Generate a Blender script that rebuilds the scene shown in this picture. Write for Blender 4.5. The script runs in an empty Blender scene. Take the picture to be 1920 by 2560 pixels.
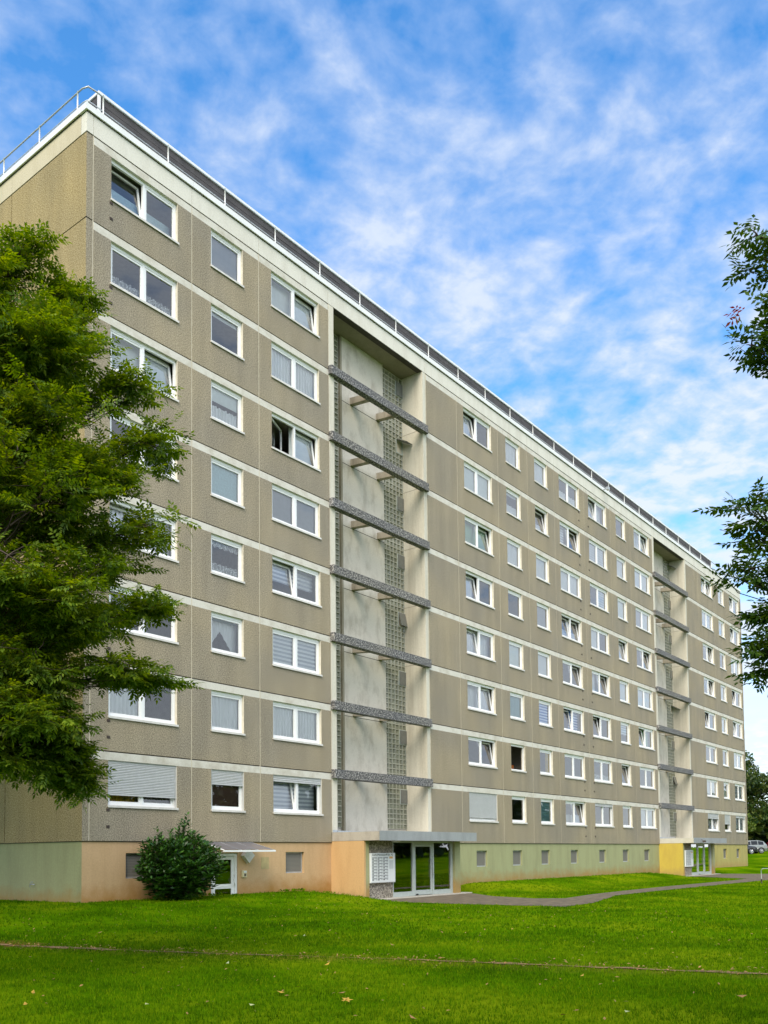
import bpy, bmesh, math, random
import numpy as np
from mathutils import Vector, Matrix
R = math.radians
rng = random.Random(7)
nrg = np.random.default_rng(11)
sc = bpy.context.scene
COL = sc.collection

# ------------------------------------------------------------------ camera
CAM = Vector((-15.918, -23.935, -0.496))
cd = bpy.data.cameras.new('camera'); cam = bpy.data.objects.new('camera', cd); COL.objects.link(cam)
yaw, pitch, roll = 0.9110, 0.0531, -0.0109
fw = Vector((math.sin(yaw)*math.cos(pitch), math.cos(yaw)*math.cos(pitch), math.sin(pitch)))
rt = Vector((math.cos(yaw), -math.sin(yaw), 0)); up = rt.cross(fw)
r2 = rt*math.cos(roll) + up*math.sin(roll); u2 = -rt*math.sin(roll) + up*math.cos(roll)
M = Matrix((r2, u2, -fw)).transposed().to_4x4(); M.translation = CAM
cam.matrix_world = M
cd.sensor_width = 36; cd.sensor_fit = 'AUTO'; cd.lens = 2250.73/2560*36; cd.shift_y = 735.23/2560
cd.clip_start = 0.1; cd.clip_end = 3000
sc.camera = cam
sc.view_settings.view_transform = 'Standard'; sc.view_settings.look = 'None'
sc.view_settings.exposure = 0.75; sc.view_settings.gamma = 1

# ------------------------------------------------------------------ sun + sky
SUN_EL, SUN_AZ = R(42), R(243)        # azimuth clockwise from +Y (north)
sun_dir = Vector((math.sin(SUN_AZ)*math.cos(SUN_EL), math.cos(SUN_AZ)*math.cos(SUN_EL), math.sin(SUN_EL)))
sd = bpy.data.lights.new('sun', 'SUN'); sd.energy = 2.5; sd.angle = R(38); sd.color = (1.0, 0.88, 0.71)
so = bpy.data.objects.new('sun', sd); COL.objects.link(so)
so.rotation_euler = (-sun_dir).to_track_quat('-Z', 'Y').to_euler()

w = bpy.data.worlds.new('World'); sc.world = w; w.use_nodes = True
nt = w.node_tree; nt.nodes.clear()
def N(nt, t, **kw):
    n = nt.nodes.new(t)
    for k, v in kw.items():
        if k.startswith('i_'):
            key = k[2:]; key = int(key) if key.isdigit() else key.replace('_', ' ')
            n.inputs[key].default_value = v
        else: setattr(n, k, v)
    return n
def L(nt, a, ao, b, bi): nt.links.new(a.outputs[ao], b.inputs[bi])
def ramp(nt, *stops):
    n = nt.nodes.new('ShaderNodeValToRGB'); e = n.color_ramp.elements
    while len(e) > 1: e.remove(e[-1])
    for i, (p, c) in enumerate(stops):
        c = (c, c, c, 1) if isinstance(c, (int, float)) else (*c, 1)
        if i == 0: e[0].position = p; e[0].color = c
        else: x = e.new(p); x.color = c
    return n
def MATH(nt, op, a=None, b=None):
    n = nt.nodes.new('ShaderNodeMath'); n.operation = op
    for i, v in enumerate((a, b)):
        if v is None: continue
        if isinstance(v, tuple): nt.links.new(v[0].outputs[v[1]], n.inputs[i])
        else: n.inputs[i].default_value = v
    return n
def MIX(nt, fac, a, b, blend='MIX'):
    n = nt.nodes.new('ShaderNodeMix'); n.data_type = 'RGBA'; n.blend_type = blend
    for i, v in ((0, fac), (6, a), (7, b)):
        if isinstance(v, tuple) and hasattr(v[0], 'outputs'): nt.links.new(v[0].outputs[v[1]], n.inputs[i])
        elif isinstance(v, (int, float)): n.inputs[i].default_value = v if i == 0 else (v, v, v, 1)
        else: n.inputs[i].default_value = (*v, 1)
    return n
sky = N(nt, 'ShaderNodeTexSky', sky_type='NISHITA', sun_disc=False, sun_elevation=SUN_EL, sun_rotation=SUN_AZ,
        air_density=1.0, dust_density=0.4, ozone_density=2.2)
hs = N(nt, 'ShaderNodeHueSaturation', i_Saturation=1.3, i_Value=2.0, i_Hue=0.499); L(nt, sky, 0, hs, 'Color')
tc = N(nt, 'ShaderNodeTexCoord'); sep = N(nt, 'ShaderNodeSeparateXYZ'); L(nt, tc, 'Generated', sep, 0)
zc = MATH(nt, 'MAXIMUM', (sep, 2), 0.0); zz = MATH(nt, 'ADD', (zc, 0), 0.16)
cx = MATH(nt, 'DIVIDE', (sep, 0), (zz, 0)); cy = MATH(nt, 'DIVIDE', (sep, 1), (zz, 0))
cmb = N(nt, 'ShaderNodeCombineXYZ'); L(nt, cx, 0, cmb, 0); L(nt, cy, 0, cmb, 1)
n1 = N(nt, 'ShaderNodeTexNoise', i_Scale=2.2, i_Detail=4.0, i_Roughness=0.55); L(nt, cmb, 0, n1, 'Vector')
n2 = N(nt, 'ShaderNodeTexNoise', i_Scale=14.5, i_Detail=5.0, i_Roughness=0.55, i_Distortion=0.0); n0 = N(nt, 'ShaderNodeTexNoise', i_Scale=5.0, i_Detail=2.0); L(nt, cmb, 0, n0, 'Vector'); wv = MIX(nt, 0.06, (cmb, 0), (n0, 1), 'ADD'); mpv = N(nt, 'ShaderNodeMapping', i_Rotation=(0, 0, 0.6), i_Scale=(1.0, 1.0, 1.0)); L(nt, wv, 2, mpv, 0); L(nt, mpv, 0, n2, 'Vector')
a1 = MATH(nt, 'MULTIPLY', (n1, 0), 0.58); a2 = MATH(nt, 'MULTIPLY', (n2, 0), 0.98); a3 = MATH(nt, 'ADD', (a1, 0), (a2, 0))
lowz = N(nt, 'ShaderNodeMapRange', i_1=0.15, i_2=0.66, i_3=0.19, i_4=-0.02); L(nt, zc, 0, lowz, 0)
sy_ = MATH(nt, 'MULTIPLY', (sep, 1), -0.34); sy2 = MATH(nt, 'MAXIMUM', (sy_, 0), 0.0); a30 = MATH(nt, 'ADD', (a3, 0), (sy2, 0))
a4 = MATH(nt, 'ADD', (a30, 0), (lowz, 0))
cr = ramp(nt, (0.56, 0.0), (0.79, 0.50), (1.08, 1.0)); L(nt, a4, 0, cr, 0)
cf = MATH(nt, 'SUBTRACT', (a4, 0), (zc, 0)); ccol = ramp(nt, (0.05, (2.9, 3.9, 5.9)), (0.62, (5.2, 5.6, 6.2))); L(nt, cf, 0, ccol, 0)
cm = MATH(nt, 'MULTIPLY', (cr, 0), 0.92)
sbr = MATH(nt, 'MULTIPLY', (sy2, 0), 3.2); sbr1 = MATH(nt, 'ADD', (sbr, 0), 1.0)      # brighter cloud deck on the sun's side (south)
vsc = N(nt, 'ShaderNodeVectorMath', operation='SCALE'); L(nt, ccol, 0, vsc, 0); L(nt, sbr1, 0, vsc, 3)
skymix = MIX(nt, (cm, 0), (hs, 0), (vsc, 0))
bg = N(nt, 'ShaderNodeBackground', i_Strength=0.1); L(nt, skymix, 2, bg, 0)
wo = N(nt, 'ShaderNodeOutputWorld'); L(nt, bg, 0, wo, 0)

# ------------------------------------------------------------------ helpers
def tag(o, label=None, cat=None, group=None, kind=None):
    if label: o['label'] = label
    if cat: o['category'] = cat
    if group: o['group'] = group
    if kind: o['kind'] = kind
    return o
def link(name, data, parent=None, loc=(0, 0, 0), rot=(0, 0, 0)):
    o = bpy.data.objects.new(name, data); COL.objects.link(o)
    o.location = loc; o.rotation_euler = rot
    if parent is not None: o.parent = parent
    return o
def empty(name, loc=(0, 0, 0), rz=0): return link(name, None, None, loc, (0, 0, rz))
class MB:
    def __init__(s): s.v = []; s.f = []; s.m = []
    def quad(s, a, b, c, d, m=0):
        n = len(s.v); s.v += [tuple(a), tuple(b), tuple(c), tuple(d)]; s.f.append((n, n+1, n+2, n+3)); s.m.append(m); return s
    def poly(s, pts, m=0):
        n = len(s.v); s.v += [tuple(p) for p in pts]; s.f.append(tuple(range(n, n+len(pts)))); s.m.append(m); return s
    def box(s, x0, y0, z0, x1, y1, z1, m=0):
        n = len(s.v)
        s.v += [(x0, y0, z0), (x1, y0, z0), (x1, y1, z0), (x0, y1, z0), (x0, y0, z1), (x1, y0, z1), (x1, y1, z1), (x0, y1, z1)]
        for f in ((0, 3, 2, 1), (4, 5, 6, 7), (0, 1, 5, 4), (1, 2, 6, 5), (2, 3, 7, 6), (3, 0, 4, 7)):
            s.f.append(tuple(n+i for i in f)); s.m.append(m)
        return s
    def tube(s, pts, r, k=6, m=0, cap=True):
        pts = [Vector(p) for p in pts]; rs = r if isinstance(r, (list, tuple)) else [r]*len(pts)
        base = len(s.v); ref = Vector((0, 0, 1))
        for i, p in enumerate(pts):
            d = (pts[min(i+1, len(pts)-1)] - pts[max(i-1, 0)]).normalized()
            rf = ref if abs(d.z) < 0.9 else Vector((1, 0, 0))
            a = d.cross(rf).normalized(); b = d.cross(a)
            for j in range(k):
                t = 2*math.pi*j/k; s.v.append(tuple(p + (a*math.cos(t) + b*math.sin(t))*rs[i]))
        for i in range(len(pts)-1):
            for j in range(k):
                s.f.append((base+i*k+j, base+i*k+(j+1) % k, base+(i+1)*k+(j+1) % k, base+(i+1)*k+j)); s.m.append(m)
        if cap:
            s.f.append(tuple(base+j for j in range(k))); s.m.append(m)
            e = base+(len(pts)-1)*k; s.f.append(tuple(e+k-1-j for j in range(k))); s.m.append(m)
        return s
    def mesh(s, name, mats, smooth=False):
        me = bpy.data.meshes.new(name); me.from_pydata(s.v, [], s.f)
        for mt in (mats if isinstance(mats, (list, tuple)) else [mats]): me.materials.append(mt)
        me.polygons.foreach_set('material_index', s.m)
        if smooth: me.polygons.foreach_set('use_smooth', [True]*len(s.f))
        me.update(); return me
    def build(s, name, mats, parent=None, smooth=False, loc=(0, 0, 0)):
        return link(name, s.mesh(name, mats, smooth), parent, loc)
def np_mesh(name, verts, faces_n, mat, smooth=False):
    """verts (n,3); consecutive polygons of faces_n vertices each"""
    me = bpy.data.meshes.new(name); n = len(verts); k = n//faces_n
    me.vertices.add(n); me.vertices.foreach_set('co', np.ascontiguousarray(verts, np.float32).ravel())
    me.loops.add(n); me.loops.foreach_set('vertex_index', np.arange(n, dtype=np.int32))
    me.polygons.add(k); me.polygons.foreach_set('loop_start', np.arange(0, n, faces_n, dtype=np.int32))
    me.polygons.foreach_set('loop_total', np.full(k, faces_n, np.int32))
    if smooth: me.polygons.foreach_set('use_smooth', [True]*k)
    me.materials.append(mat); me.update(); me.validate(); return me

# ------------------------------------------------------------------ materials
def base_mat(name):
    m = bpy.data.materials.new(name); m.use_nodes = True
    t = m.node_tree; return m, t, t.nodes['Principled BSDF']
def objco(t): return N(t, 'ShaderNodeTexCoord')
def simple(name, col, rough=0.6, metal=0.0, var=0.12, scale=6.0, spec=0.5, bump=0.0, coat=0.0):
    m, t, p = base_mat(name); p.inputs['Roughness'].default_value = rough; p.inputs['Metallic'].default_value = metal
    p.inputs['Specular IOR Level'].default_value = spec
    if coat: p.inputs['Coat Weight'].default_value = coat; p.inputs['Coat Roughness'].default_value = 0.05
    c = objco(t); n = N(t, 'ShaderNodeTexNoise', i_Scale=scale, i_Detail=5.0); L(t, c, 'Object', n, 'Vector')
    rp = ramp(t, (0.3, tuple(x*(1-var) for x in col)), (0.7, tuple(min(1, x*(1+var)) for x in col))); L(t, n, 0, rp, 0); L(t, rp, 0, p, 'Base Color')
    if bump:
        b = N(t, 'ShaderNodeBump', i_Strength=bump, i_Distance=0.01); L(t, n, 0, b, 'Height'); L(t, b, 0, p, 'Normal')
    return m
def aggregate(name, c1, c2, c3, scale=27.0, streak=0.11, rough=0.9):
    """exposed aggregate concrete: grains of three tones, faint vertical weather streaks, rough relief"""
    m, t, p = base_mat(name); p.inputs['Roughness'].default_value = rough; p.inputs['Specular IOR Level'].default_value = 0.25
    c = objco(t)
    v = N(t, 'ShaderNodeTexNoise', i_Scale=scale, i_Detail=3.0, i_Roughness=0.75); L(t, c, 'Object', v, 'Vector')
    rp = ramp(t, (0.36, c1), (0.5, c2), (0.64, c3)); L(t, v, 0, rp, 0)
    mp = N(t, 'ShaderNodeMapping', i_Scale=(1.6, 1.6, 0.22)); L(t, c, 'Object', mp, 0)
    s = N(t, 'ShaderNodeTexNoise', i_Scale=1.0, i_Detail=6.0, i_Roughness=0.6); L(t, mp, 0, s, 'Vector')
    rs = ramp(t, (0.35, 1-streak), (0.62, 1.04)); L(t, s, 0, rs, 0)
    mx = MIX(t, 1.0, (rp, 0), (rs, 0), 'MULTIPLY')
    pt = N(t, 'ShaderNodeTexNoise', i_Scale=0.33, i_Detail=2.0); L(t, c, 'Object', pt, 'Vector')
    rt2 = ramp(t, (0.35, (0.90, 0.91, 0.94)), (0.65, (1.08, 1.05, 0.98))); L(t, pt, 0, rt2, 0)
    mx2 = MIX(t, 1.0, (mx, 2), (rt2, 0), 'MULTIPLY'); L(t, mx2, 2, p, 'Base Color')
    b = N(t, 'ShaderNodeBump', i_Strength=0.5, i_Distance=0.012); L(t, v, 0, b, 'Height'); L(t, b, 0, p, 'Normal')
    return m
def concrete(name, col, stain, amount=0.5, zsc=0.3, rough=0.85, lo=0.45, hi=0.68, moss=None, mossz=None, boards=False):
    """painted / fair-faced concrete with vertical run-off stains; optional dirt splash low on the wall and board marks"""
    m, t, p = base_mat(name); p.inputs['Roughness'].default_value = rough; p.inputs['Specular IOR Level'].default_value = 0.3
    c = objco(t); mp = N(t, 'ShaderNodeMapping', i_Scale=(1.3, 1.3, zsc)); L(t, c, 'Object', mp, 0)
    s = N(t, 'ShaderNodeTexNoise', i_Scale=1.4, i_Detail=8.0, i_Roughness=0.62); L(t, mp, 0, s, 'Vector')
    rs = ramp(t, (lo, 0.0), (hi, 1.0)); L(t, s, 0, rs, 0)
    am = MATH(t, 'MULTIPLY', (rs, 0), amount)
    mx = MIX(t, (am, 0), col, stain); last = (mx, 2)
    f = N(t, 'ShaderNodeTexNoise', i_Scale=18.0, i_Detail=4.0); L(t, c, 'Object', f, 'Vector')
    rf = ramp(t, (0.3, 0.93), (0.7, 1.05)); L(t, f, 0, rf, 0)
    m2 = MIX(t, 1.0, last, (rf, 0), 'MULTIPLY'); last = (m2, 2)
    if boards:
        sp = N(t, 'ShaderNodeSeparateXYZ'); L(t, c, 'Object', sp, 0)
        ad = MATH(t, 'ADD', (sp, 0), (sp, 1)); fr = MATH(t, 'MULTIPLY', (ad, 0), 2.2); fr2 = MATH(t, 'FRACT', (fr, 0))
        ln = MATH(t, 'LESS_THAN', (fr2, 0), 0.035); nn = N(t, 'ShaderNodeTexNoise', i_Scale=1.2); L(t, c, 'Object', nn, 'Vector')
        g = MATH(t, 'MULTIPLY', (ln, 0), (nn, 0)); g2 = MATH(t, 'MULTIPLY', (g, 0), 0.5)
        m4 = MIX(t, (g2, 0), last, stain); last = (m4, 2)
    if moss:
        sp = N(t, 'ShaderNodeSeparateXYZ'); L(t, c, 'Object', sp, 0)
        nn = N(t, 'ShaderNodeTexNoise', i_Scale=1.9, i_Detail=9.0, i_Roughness=0.65); L(t, c, 'Object', nn, 'Vector')
        k = MATH(t, 'MULTIPLY', (nn, 0), 1.1); h = MATH(t, 'SUBTRACT', (sp, 2), (k, 0))
        mr = N(t, 'ShaderNodeMapRange', i_1=mossz[0], i_2=mossz[1], i_3=0.85, i_4=0.0); L(t, h, 0, mr, 0)
        m3 = MIX(t, (mr, 0), last, moss); last = (m3, 2)
    L(t, last[0], last[1], p, 'Base Color')
    b = N(t, 'ShaderNodeBump', i_Strength=0.15, i_Distance=0.01); L(t, f, 0, b, 'Height'); L(t, b, 0, p, 'Normal')
    return m
def leafmat(name, c1, c2, c3, scale=1.3, rough=0.5, trans=0.35, spec=0.3):
    m, t, p = base_mat(name); p.inputs['Roughness'].default_value = rough; p.inputs['Specular IOR Level'].default_value = spec
    c = objco(t); n = N(t, 'ShaderNodeTexNoise', i_Scale=scale, i_Detail=4.0, i_Roughness=0.7); L(t, c, 'Object', n, 'Vector')
    g = N(t, 'ShaderNodeNewGeometry')
    a = MATH(t, 'MULTIPLY', (g, 'Random Per Island'), 0.45); b0 = MATH(t, 'MULTIPLY', (n, 0), 0.8); a = MATH(t, 'ADD', (a, 0), (b0, 0))
    rp = ramp(t, (0.35, c1), (0.62, c2), (0.9, c3)); L(t, a, 0, rp, 0); L(t, rp, 0, p, 'Base Color')
    tr = N(t, 'ShaderNodeBsdfTranslucent'); hv = N(t, 'ShaderNodeHueSaturation', i_Value=1.5, i_Saturation=1.1, i_Hue=0.48); L(t, rp, 0, hv, 'Color'); L(t, hv, 0, tr, 0)
    ms = N(t, 'ShaderNodeMixShader', i_0=trans); L(t, p, 0, ms, 1); L(t, tr, 0, ms, 2)
    L(t, ms, 0, t.nodes['Material Output'], 0); return m
def glassmat(name, tint=(0.95, 0.97, 0.97), gain=1.9, wob=0.0):
    m = bpy.data.materials.new(name); m.use_nodes = True; t = m.node_tree; t.nodes.clear()
    fr = N(t, 'ShaderNodeFresnel', i_IOR=1.55); k = MATH(t, 'MULTIPLY', (fr, 0), gain); k.use_clamp = True
    tr = N(t, 'ShaderNodeBsdfTransparent'); tr.inputs[0].default_value = (*tint, 1)
    gl = N(t, 'ShaderNodeBsdfGlossy', i_Roughness=0.015); gl.inputs[0].default_value = (0.95, 0.95, 0.95, 1)
    c = objco(t); n = N(t, 'ShaderNodeTexNoise', i_Scale=1.6, i_Detail=1.0); L(t, c, 'Object', n, 'Vector')
    b = N(t, 'ShaderNodeBump', i_Strength=0.05, i_Distance=0.02); L(t, n, 0, b, 'Height'); L(t, b, 0, gl, 'Normal')
    ms = N(t, 'ShaderNodeMixShader'); L(t, k, 0, ms, 0); L(t, tr, 0, ms, 1); L(t, gl, 0, ms, 2)
    o = N(t, 'ShaderNodeOutputMaterial'); L(t, ms, 0, o, 0); return m
def stripes(name, c1, c2, period=0.16, duty=0.5, axis=2, rough=0.8):
    m, t, p = base_mat(name); p.inputs['Roughness'].default_value = rough
    c = objco(t); sp = N(t, 'ShaderNodeSeparateXYZ'); L(t, c, 'Object', sp, 0)
    d = MATH(t, 'DIVIDE', (sp, axis), period); f = MATH(t, 'FRACT', (d, 0)); g = MATH(t, 'GREATER_THAN', (f, 0), duty)
    mx = MIX(t, (g, 0), c1, c2); L(t, mx, 2, p, 'Base Color'); return m
def sheer(name, col, alpha=0.35, lace=False):
    m, t, p = base_mat(name); p.inputs['Base Color'].default_value = (*col, 1); p.inputs['Roughness'].default_value = 0.9
    tr = N(t, 'ShaderNodeBsdfTransparent'); ms = N(t, 'ShaderNodeMixShader', i_0=alpha); L(t, p, 0, ms, 1); L(t, tr, 0, ms, 2)
    if lace:
        c = objco(t); n = N(t, 'ShaderNodeTexVoronoi', i_Scale=14.0); L(t, c, 'Object', n, 'Vector')
        rp = ramp(t, (0.25, 0.1), (0.6, 0.6)); L(t, n, 0, rp, 0); L(t, rp, 0, ms, 0)
    L(t, ms, 0, t.nodes['Material Output'], 0); return m

MT = {}
MT['agg'] = aggregate('exposed_aggregate', (0.165, 0.139, 0.096), (0.298, 0.257, 0.185), (0.45, 0.40, 0.305))
MT['agg_gable'] = aggregate('gable_aggregate', (0.17, 0.125, 0.05), (0.33, 0.26, 0.13), (0.50, 0.42, 0.24))
MT['agg_dark'] = aggregate('dark_pebble_concrete', (0.035, 0.035, 0.038), (0.12, 0.12, 0.12), (0.46, 0.45, 0.43), scale=15, streak=0.1)
MT['pebble'] = aggregate('pebble_dash', (0.09, 0.08, 0.07), (0.23, 0.21, 0.17), (0.50, 0.46, 0.39), scale=15, streak=0.1)
MT['band'] = concrete('band_concrete', (0.62, 0.60, 0.525), (0.40, 0.36, 0.275), 0.6, zsc=1.5)
MT['attic'] = concrete('attic_concrete', (0.68, 0.66, 0.58), (0.52, 0.49, 0.41), 0.5)
MT['attic_gable'] = concrete('gable_attic_concrete', (0.56, 0.50, 0.36), (0.44, 0.38, 0.25), 0.5)
MT['reveal'] = simple('reveal_concrete', (0.58, 0.54, 0.44), 0.8)
MT['seal'] = simple('joint_sealant', (0.56, 0.50, 0.38), 0.8)
MT['joint_and_shade'] = simple('dark_joint_and_shade', (0.06, 0.05, 0.045), 0.9)  # dark panel joints, also the painted shadow line under the cornice
MT['green'] = concrete('green_painted_concrete', (0.34, 0.35, 0.185), (0.25, 0.25, 0.13), 0.5, boards=True, moss=(0.33, 0.20, 0.06), mossz=(-2.5, -1.95))
MT['orange'] = concrete('salmon_painted_concrete', (0.55, 0.37, 0.20), (0.42, 0.28, 0.13), 0.45, boards=True, moss=(0.34, 0.165, 0.03), mossz=(-2.5, -1.8))
MT['peach'] = concrete('apricot_painted_concrete', (0.58, 0.37, 0.175), (0.48, 0.29, 0.12), 0.45, moss=(0.34, 0.22, 0.09), mossz=(-2.9, -2.4))
MT['yellow'] = concrete('yellow_painted_concrete', (0.56, 0.42, 0.075), (0.45, 0.30, 0.07), 0.6, moss=(0.40, 0.28, 0.09), mossz=(-2.8, -2.2))
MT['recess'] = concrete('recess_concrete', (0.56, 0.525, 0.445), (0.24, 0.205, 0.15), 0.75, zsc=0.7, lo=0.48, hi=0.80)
MT['recess_side'] = concrete('recess_side_concrete', (0.62, 0.59, 0.49), (0.34, 0.30, 0.22), 0.55, zsc=0.12)
MT['corbel'] = concrete('weathered_corbel', (0.34, 0.305, 0.24), (0.17, 0.145, 0.105), 0.8)
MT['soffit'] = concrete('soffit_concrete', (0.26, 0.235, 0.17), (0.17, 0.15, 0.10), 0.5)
MT['white'] = simple('white_upvc', (0.80, 0.81, 0.80), 0.35, var=0.03)
MT['sill'] = simple('sill_metal', (0.62, 0.60, 0.56), 0.5, var=0.1)
MT['cornice'] = simple('white_coated_metal', (0.76, 0.77, 0.76), 0.4, var=0.05, scale=2)
MT['zinc'] = concrete('zinc_fascia', (0.31, 0.335, 0.335), (0.20, 0.215, 0.21), 0.5, zsc=0.4, rough=0.55)
MT['steel'] = simple('galvanised_steel', (0.46, 0.49, 0.50), 0.4, metal=0.5)
MT['hoopsteel'] = simple('weathered_tube', (0.30, 0.34, 0.29), 0.5, metal=0.3)
MT['screen'] = simple('dark_screen_board', (0.060, 0.054, 0.052), 0.7, var=0.25, scale=3)
MT['roof'] = simple('bitumen_roof', (0.07, 0.07, 0.07), 0.9)
MT['glass'] = glassmat('window_glass')
MT['doorglass'] = glassmat('door_glass', (0.62, 0.68, 0.52), 3.6)
MT['inner'] = simple('room_wall', (0.30, 0.28, 0.25), 0.9)
MT['shut'] = simple('shutter_slat', (0.48, 0.49, 0.49), 0.5, var=0.05)
MT['sheer'] = sheer('sheer_net', (0.85, 0.86, 0.86), 0.12)
MT['lace'] = sheer('lace_net', (0.85, 0.86, 0.86), 0.3, lace=True)
MT['teal'] = sheer('teal_net', (0.30, 0.52, 0.52), 0.2)
MT['pale'] = simple('pale_blind', (0.66, 0.70, 0.68), 0.85, var=0.04)
MT['greyblind'] = simple('grey_blind', (0.34, 0.35, 0.37), 0.85, var=0.05)
MT['stripe'] = stripes('striped_blind', (0.74, 0.76, 0.78), (0.40, 0.43, 0.48))
MT['bluestripe'] = stripes('blue_striped_blind', (0.55, 0.66, 0.85), (0.12, 0.22, 0.55))
MT['greenblind'] = stripes('green_blind', (0.34, 0.52, 0.34), (0.28, 0.44, 0.29), 0.12)
MT['yellowcurt'] = simple('yellow_curtain', (0.62, 0.43, 0.04), 0.9, var=0.2)
MT['greycurt'] = simple('grey_curtain', (0.30, 0.27, 0.22), 0.9, var=0.2)
MT['brown'] = stripes('brown_blind', (0.10, 0.045, 0.03), (0.075, 0.034, 0.024), 0.05, axis=0)
MT['film'] = simple('patterned_film', (0.45, 0.58, 0.60), 0.8, var=0.12, scale=14)
MT['wood'] = simple('orange_wood', (0.42, 0.13, 0.03), 0.5)
MT['block'] = simple('glass_block', (0.20, 0.205, 0.145), 0.22, var=0.3, scale=2.5, spec=0.5)
MT['mortar'] = simple('block_mortar', (0.36, 0.35, 0.275), 0.85)
MT['vent'] = simple('vent_grille', (0.075, 0.055, 0.045), 0.7)
MT['meshgrille'] = stripes('cellar_grille', (0.20, 0.19, 0.16), (0.13, 0.125, 0.11), 0.05)
MT['lampglass'] = simple('lamp_diffuser', (0.62, 0.62, 0.60), 0.3)
MT['beige'] = simple('beige_plastic', (0.62, 0.55, 0.33), 0.4)
MT['black'] = simple('black_print', (0.02, 0.02, 0.02), 0.6)
MT['panelwhite'] = simple('white_panel', (0.72, 0.75, 0.74), 0.35, var=0.03)
MT['plategrey'] = simple('name_plate_grey', (0.30, 0.32, 0.32), 0.4)
MT['orangetag'] = simple('orange_notice', (0.66, 0.40, 0.12), 0.6)
MT['alu'] = simple('aluminium_frame', (0.44, 0.49, 0.46), 0.45, metal=0.2, var=0.06)
MT['slab'] = concrete('threshold_concrete', (0.52, 0.49, 0.41), (0.36, 0.33, 0.27), 0.5, zsc=1)
MT['bark'] = simple('bark', (0.075, 0.055, 0.042), 0.9, var=0.35, scale=14, bump=0.4)
MT['leafL'] = leafmat('rowan_leaf', (0.040, 0.086, 0.006), (0.10, 0.185, 0.012), (0.25, 0.33, 0.024), trans=0.45)
MT['leafR'] = leafmat('branch_leaf', (0.022, 0.06, 0.006), (0.05, 0.115, 0.010), (0.10, 0.17, 0.02), trans=0.25)
MT['leafred'] = leafmat('red_leaf', (0.22, 0.04, 0.02), (0.34, 0.08, 0.04), (0.42, 0.14, 0.05))
MT['laurel'] = leafmat('laurel_leaf', (0.010, 0.038, 0.005), (0.022, 0.080, 0.008), (0.075, 0.18, 0.018), rough=0.36, trans=0.18, scale=3)
MT['leafB'] = leafmat('far_leaf_green', (0.012, 0.036, 0.008), (0.035, 0.075, 0.012), (0.15, 0.17, 0.03), scale=0.5, trans=0.2)
MT['leafY'] = leafmat('far_leaf_light', (0.04, 0.085, 0.012), (0.10, 0.16, 0.02), (0.20, 0.25, 0.04), scale=0.6, trans=0.3)
MT['blade'] = leafmat('grass_blade', (0.026, 0.080, 0.001), (0.074, 0.185, 0.001), (0.21, 0.30, 0.004), scale=0.5, rough=0.8, trans=0.3, spec=0.03)
MT['asphalt'] = simple('worn_asphalt', (0.135, 0.105, 0.062), 0.9, var=0.4, scale=4, bump=0.2)
MT['litter1'] = simple('yellow_leaf', (0.50, 0.30, 0.03), 0.7, var=0.3, scale=20)
MT['litter2'] = simple('tan_leaf', (0.36, 0.19, 0.06), 0.7, var=0.4, scale=1.5)
MT['palel'] = simple('pale_leaf', (0.46, 0.50, 0.22), 0.7, var=0.2, scale=20)

# ------------------------------------------------------------------ ground
def sm(t): t = min(1, max(0, t)); return t*t*(3-2*t)
Z0 = -2.33
def gz(x, y):
    up_l = sm((y+6.5)/6.3)*(1-sm((x-9.6)/1.7))*0.45
    up_r = sm((y+4.2)/4.0)*sm((x-18.6)/3.5)*(1-sm((x-44.0)/2.8))*0.36
    up_e = sm((y+4.0)/4.0)*sm((x-54.2)/3.0)*0.40
    far = sm((x-58)/52)*1.42 + sm((x-112)/40)*1.3
    knoll = 0.07*math.exp(-((x-3)**2+(y+8)**2)/30.0)
    if x < 0 and y > 0: up_l = 0.45
    return Z0 + max(up_l + up_r, 0) + max(up_e, far) + knoll
TRAIL = [(-9.5, 8.0), (-7.2, -0.5), (-5.88, -5.95), (-4.62, -10.77), (-3.37, -14.51), (-2.52, -17.82), (-1.93, -20.19), (-0.5, -26.5), (1, -34)]
def seg_d(x, y, pl):
    best = 1e9
    for (ax, ay), (bx, by) in zip(pl[:-1], pl[1:]):
        dx, dy = bx-ax, by-ay; t = max(0, min(1, ((x-ax)*dx+(y-ay)*dy)/(dx*dx+dy*dy)))
        best = min(best, math.hypot(x-ax-t*dx, y-ay-t*dy))
    return best
def axis(segs):
    out = []
    for a, b, s in segs:
        n = max(1, int(round((b-a)/s))); out += [a+(b-a)*i/n for i in range(n)]
    return out+[segs[-1][1]]
gx = axis([(-700, -60, 80), (-60, -20, 5), (-20, 22, 0.6), (22, 70, 1.5), (70, 130, 4), (130, 900, 110)])
gy = axis([(-700, -60, 80), (-60, -28, 4), (-28, 1.2, 0.5), (1.2, 40, 3), (40, 700, 110)])
g = MB(); nx, ny = len(gx), len(gy)
g.v = [(x, y, gz(x, y)) for y in gy for x in gx]
for j in range(ny-1):
    for i in range(nx-1):
        g.f.append((j*nx+i, j*nx+i+1, (j+1)*nx+i+1, (j+1)*nx+i)); g.m.append(0)
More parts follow.
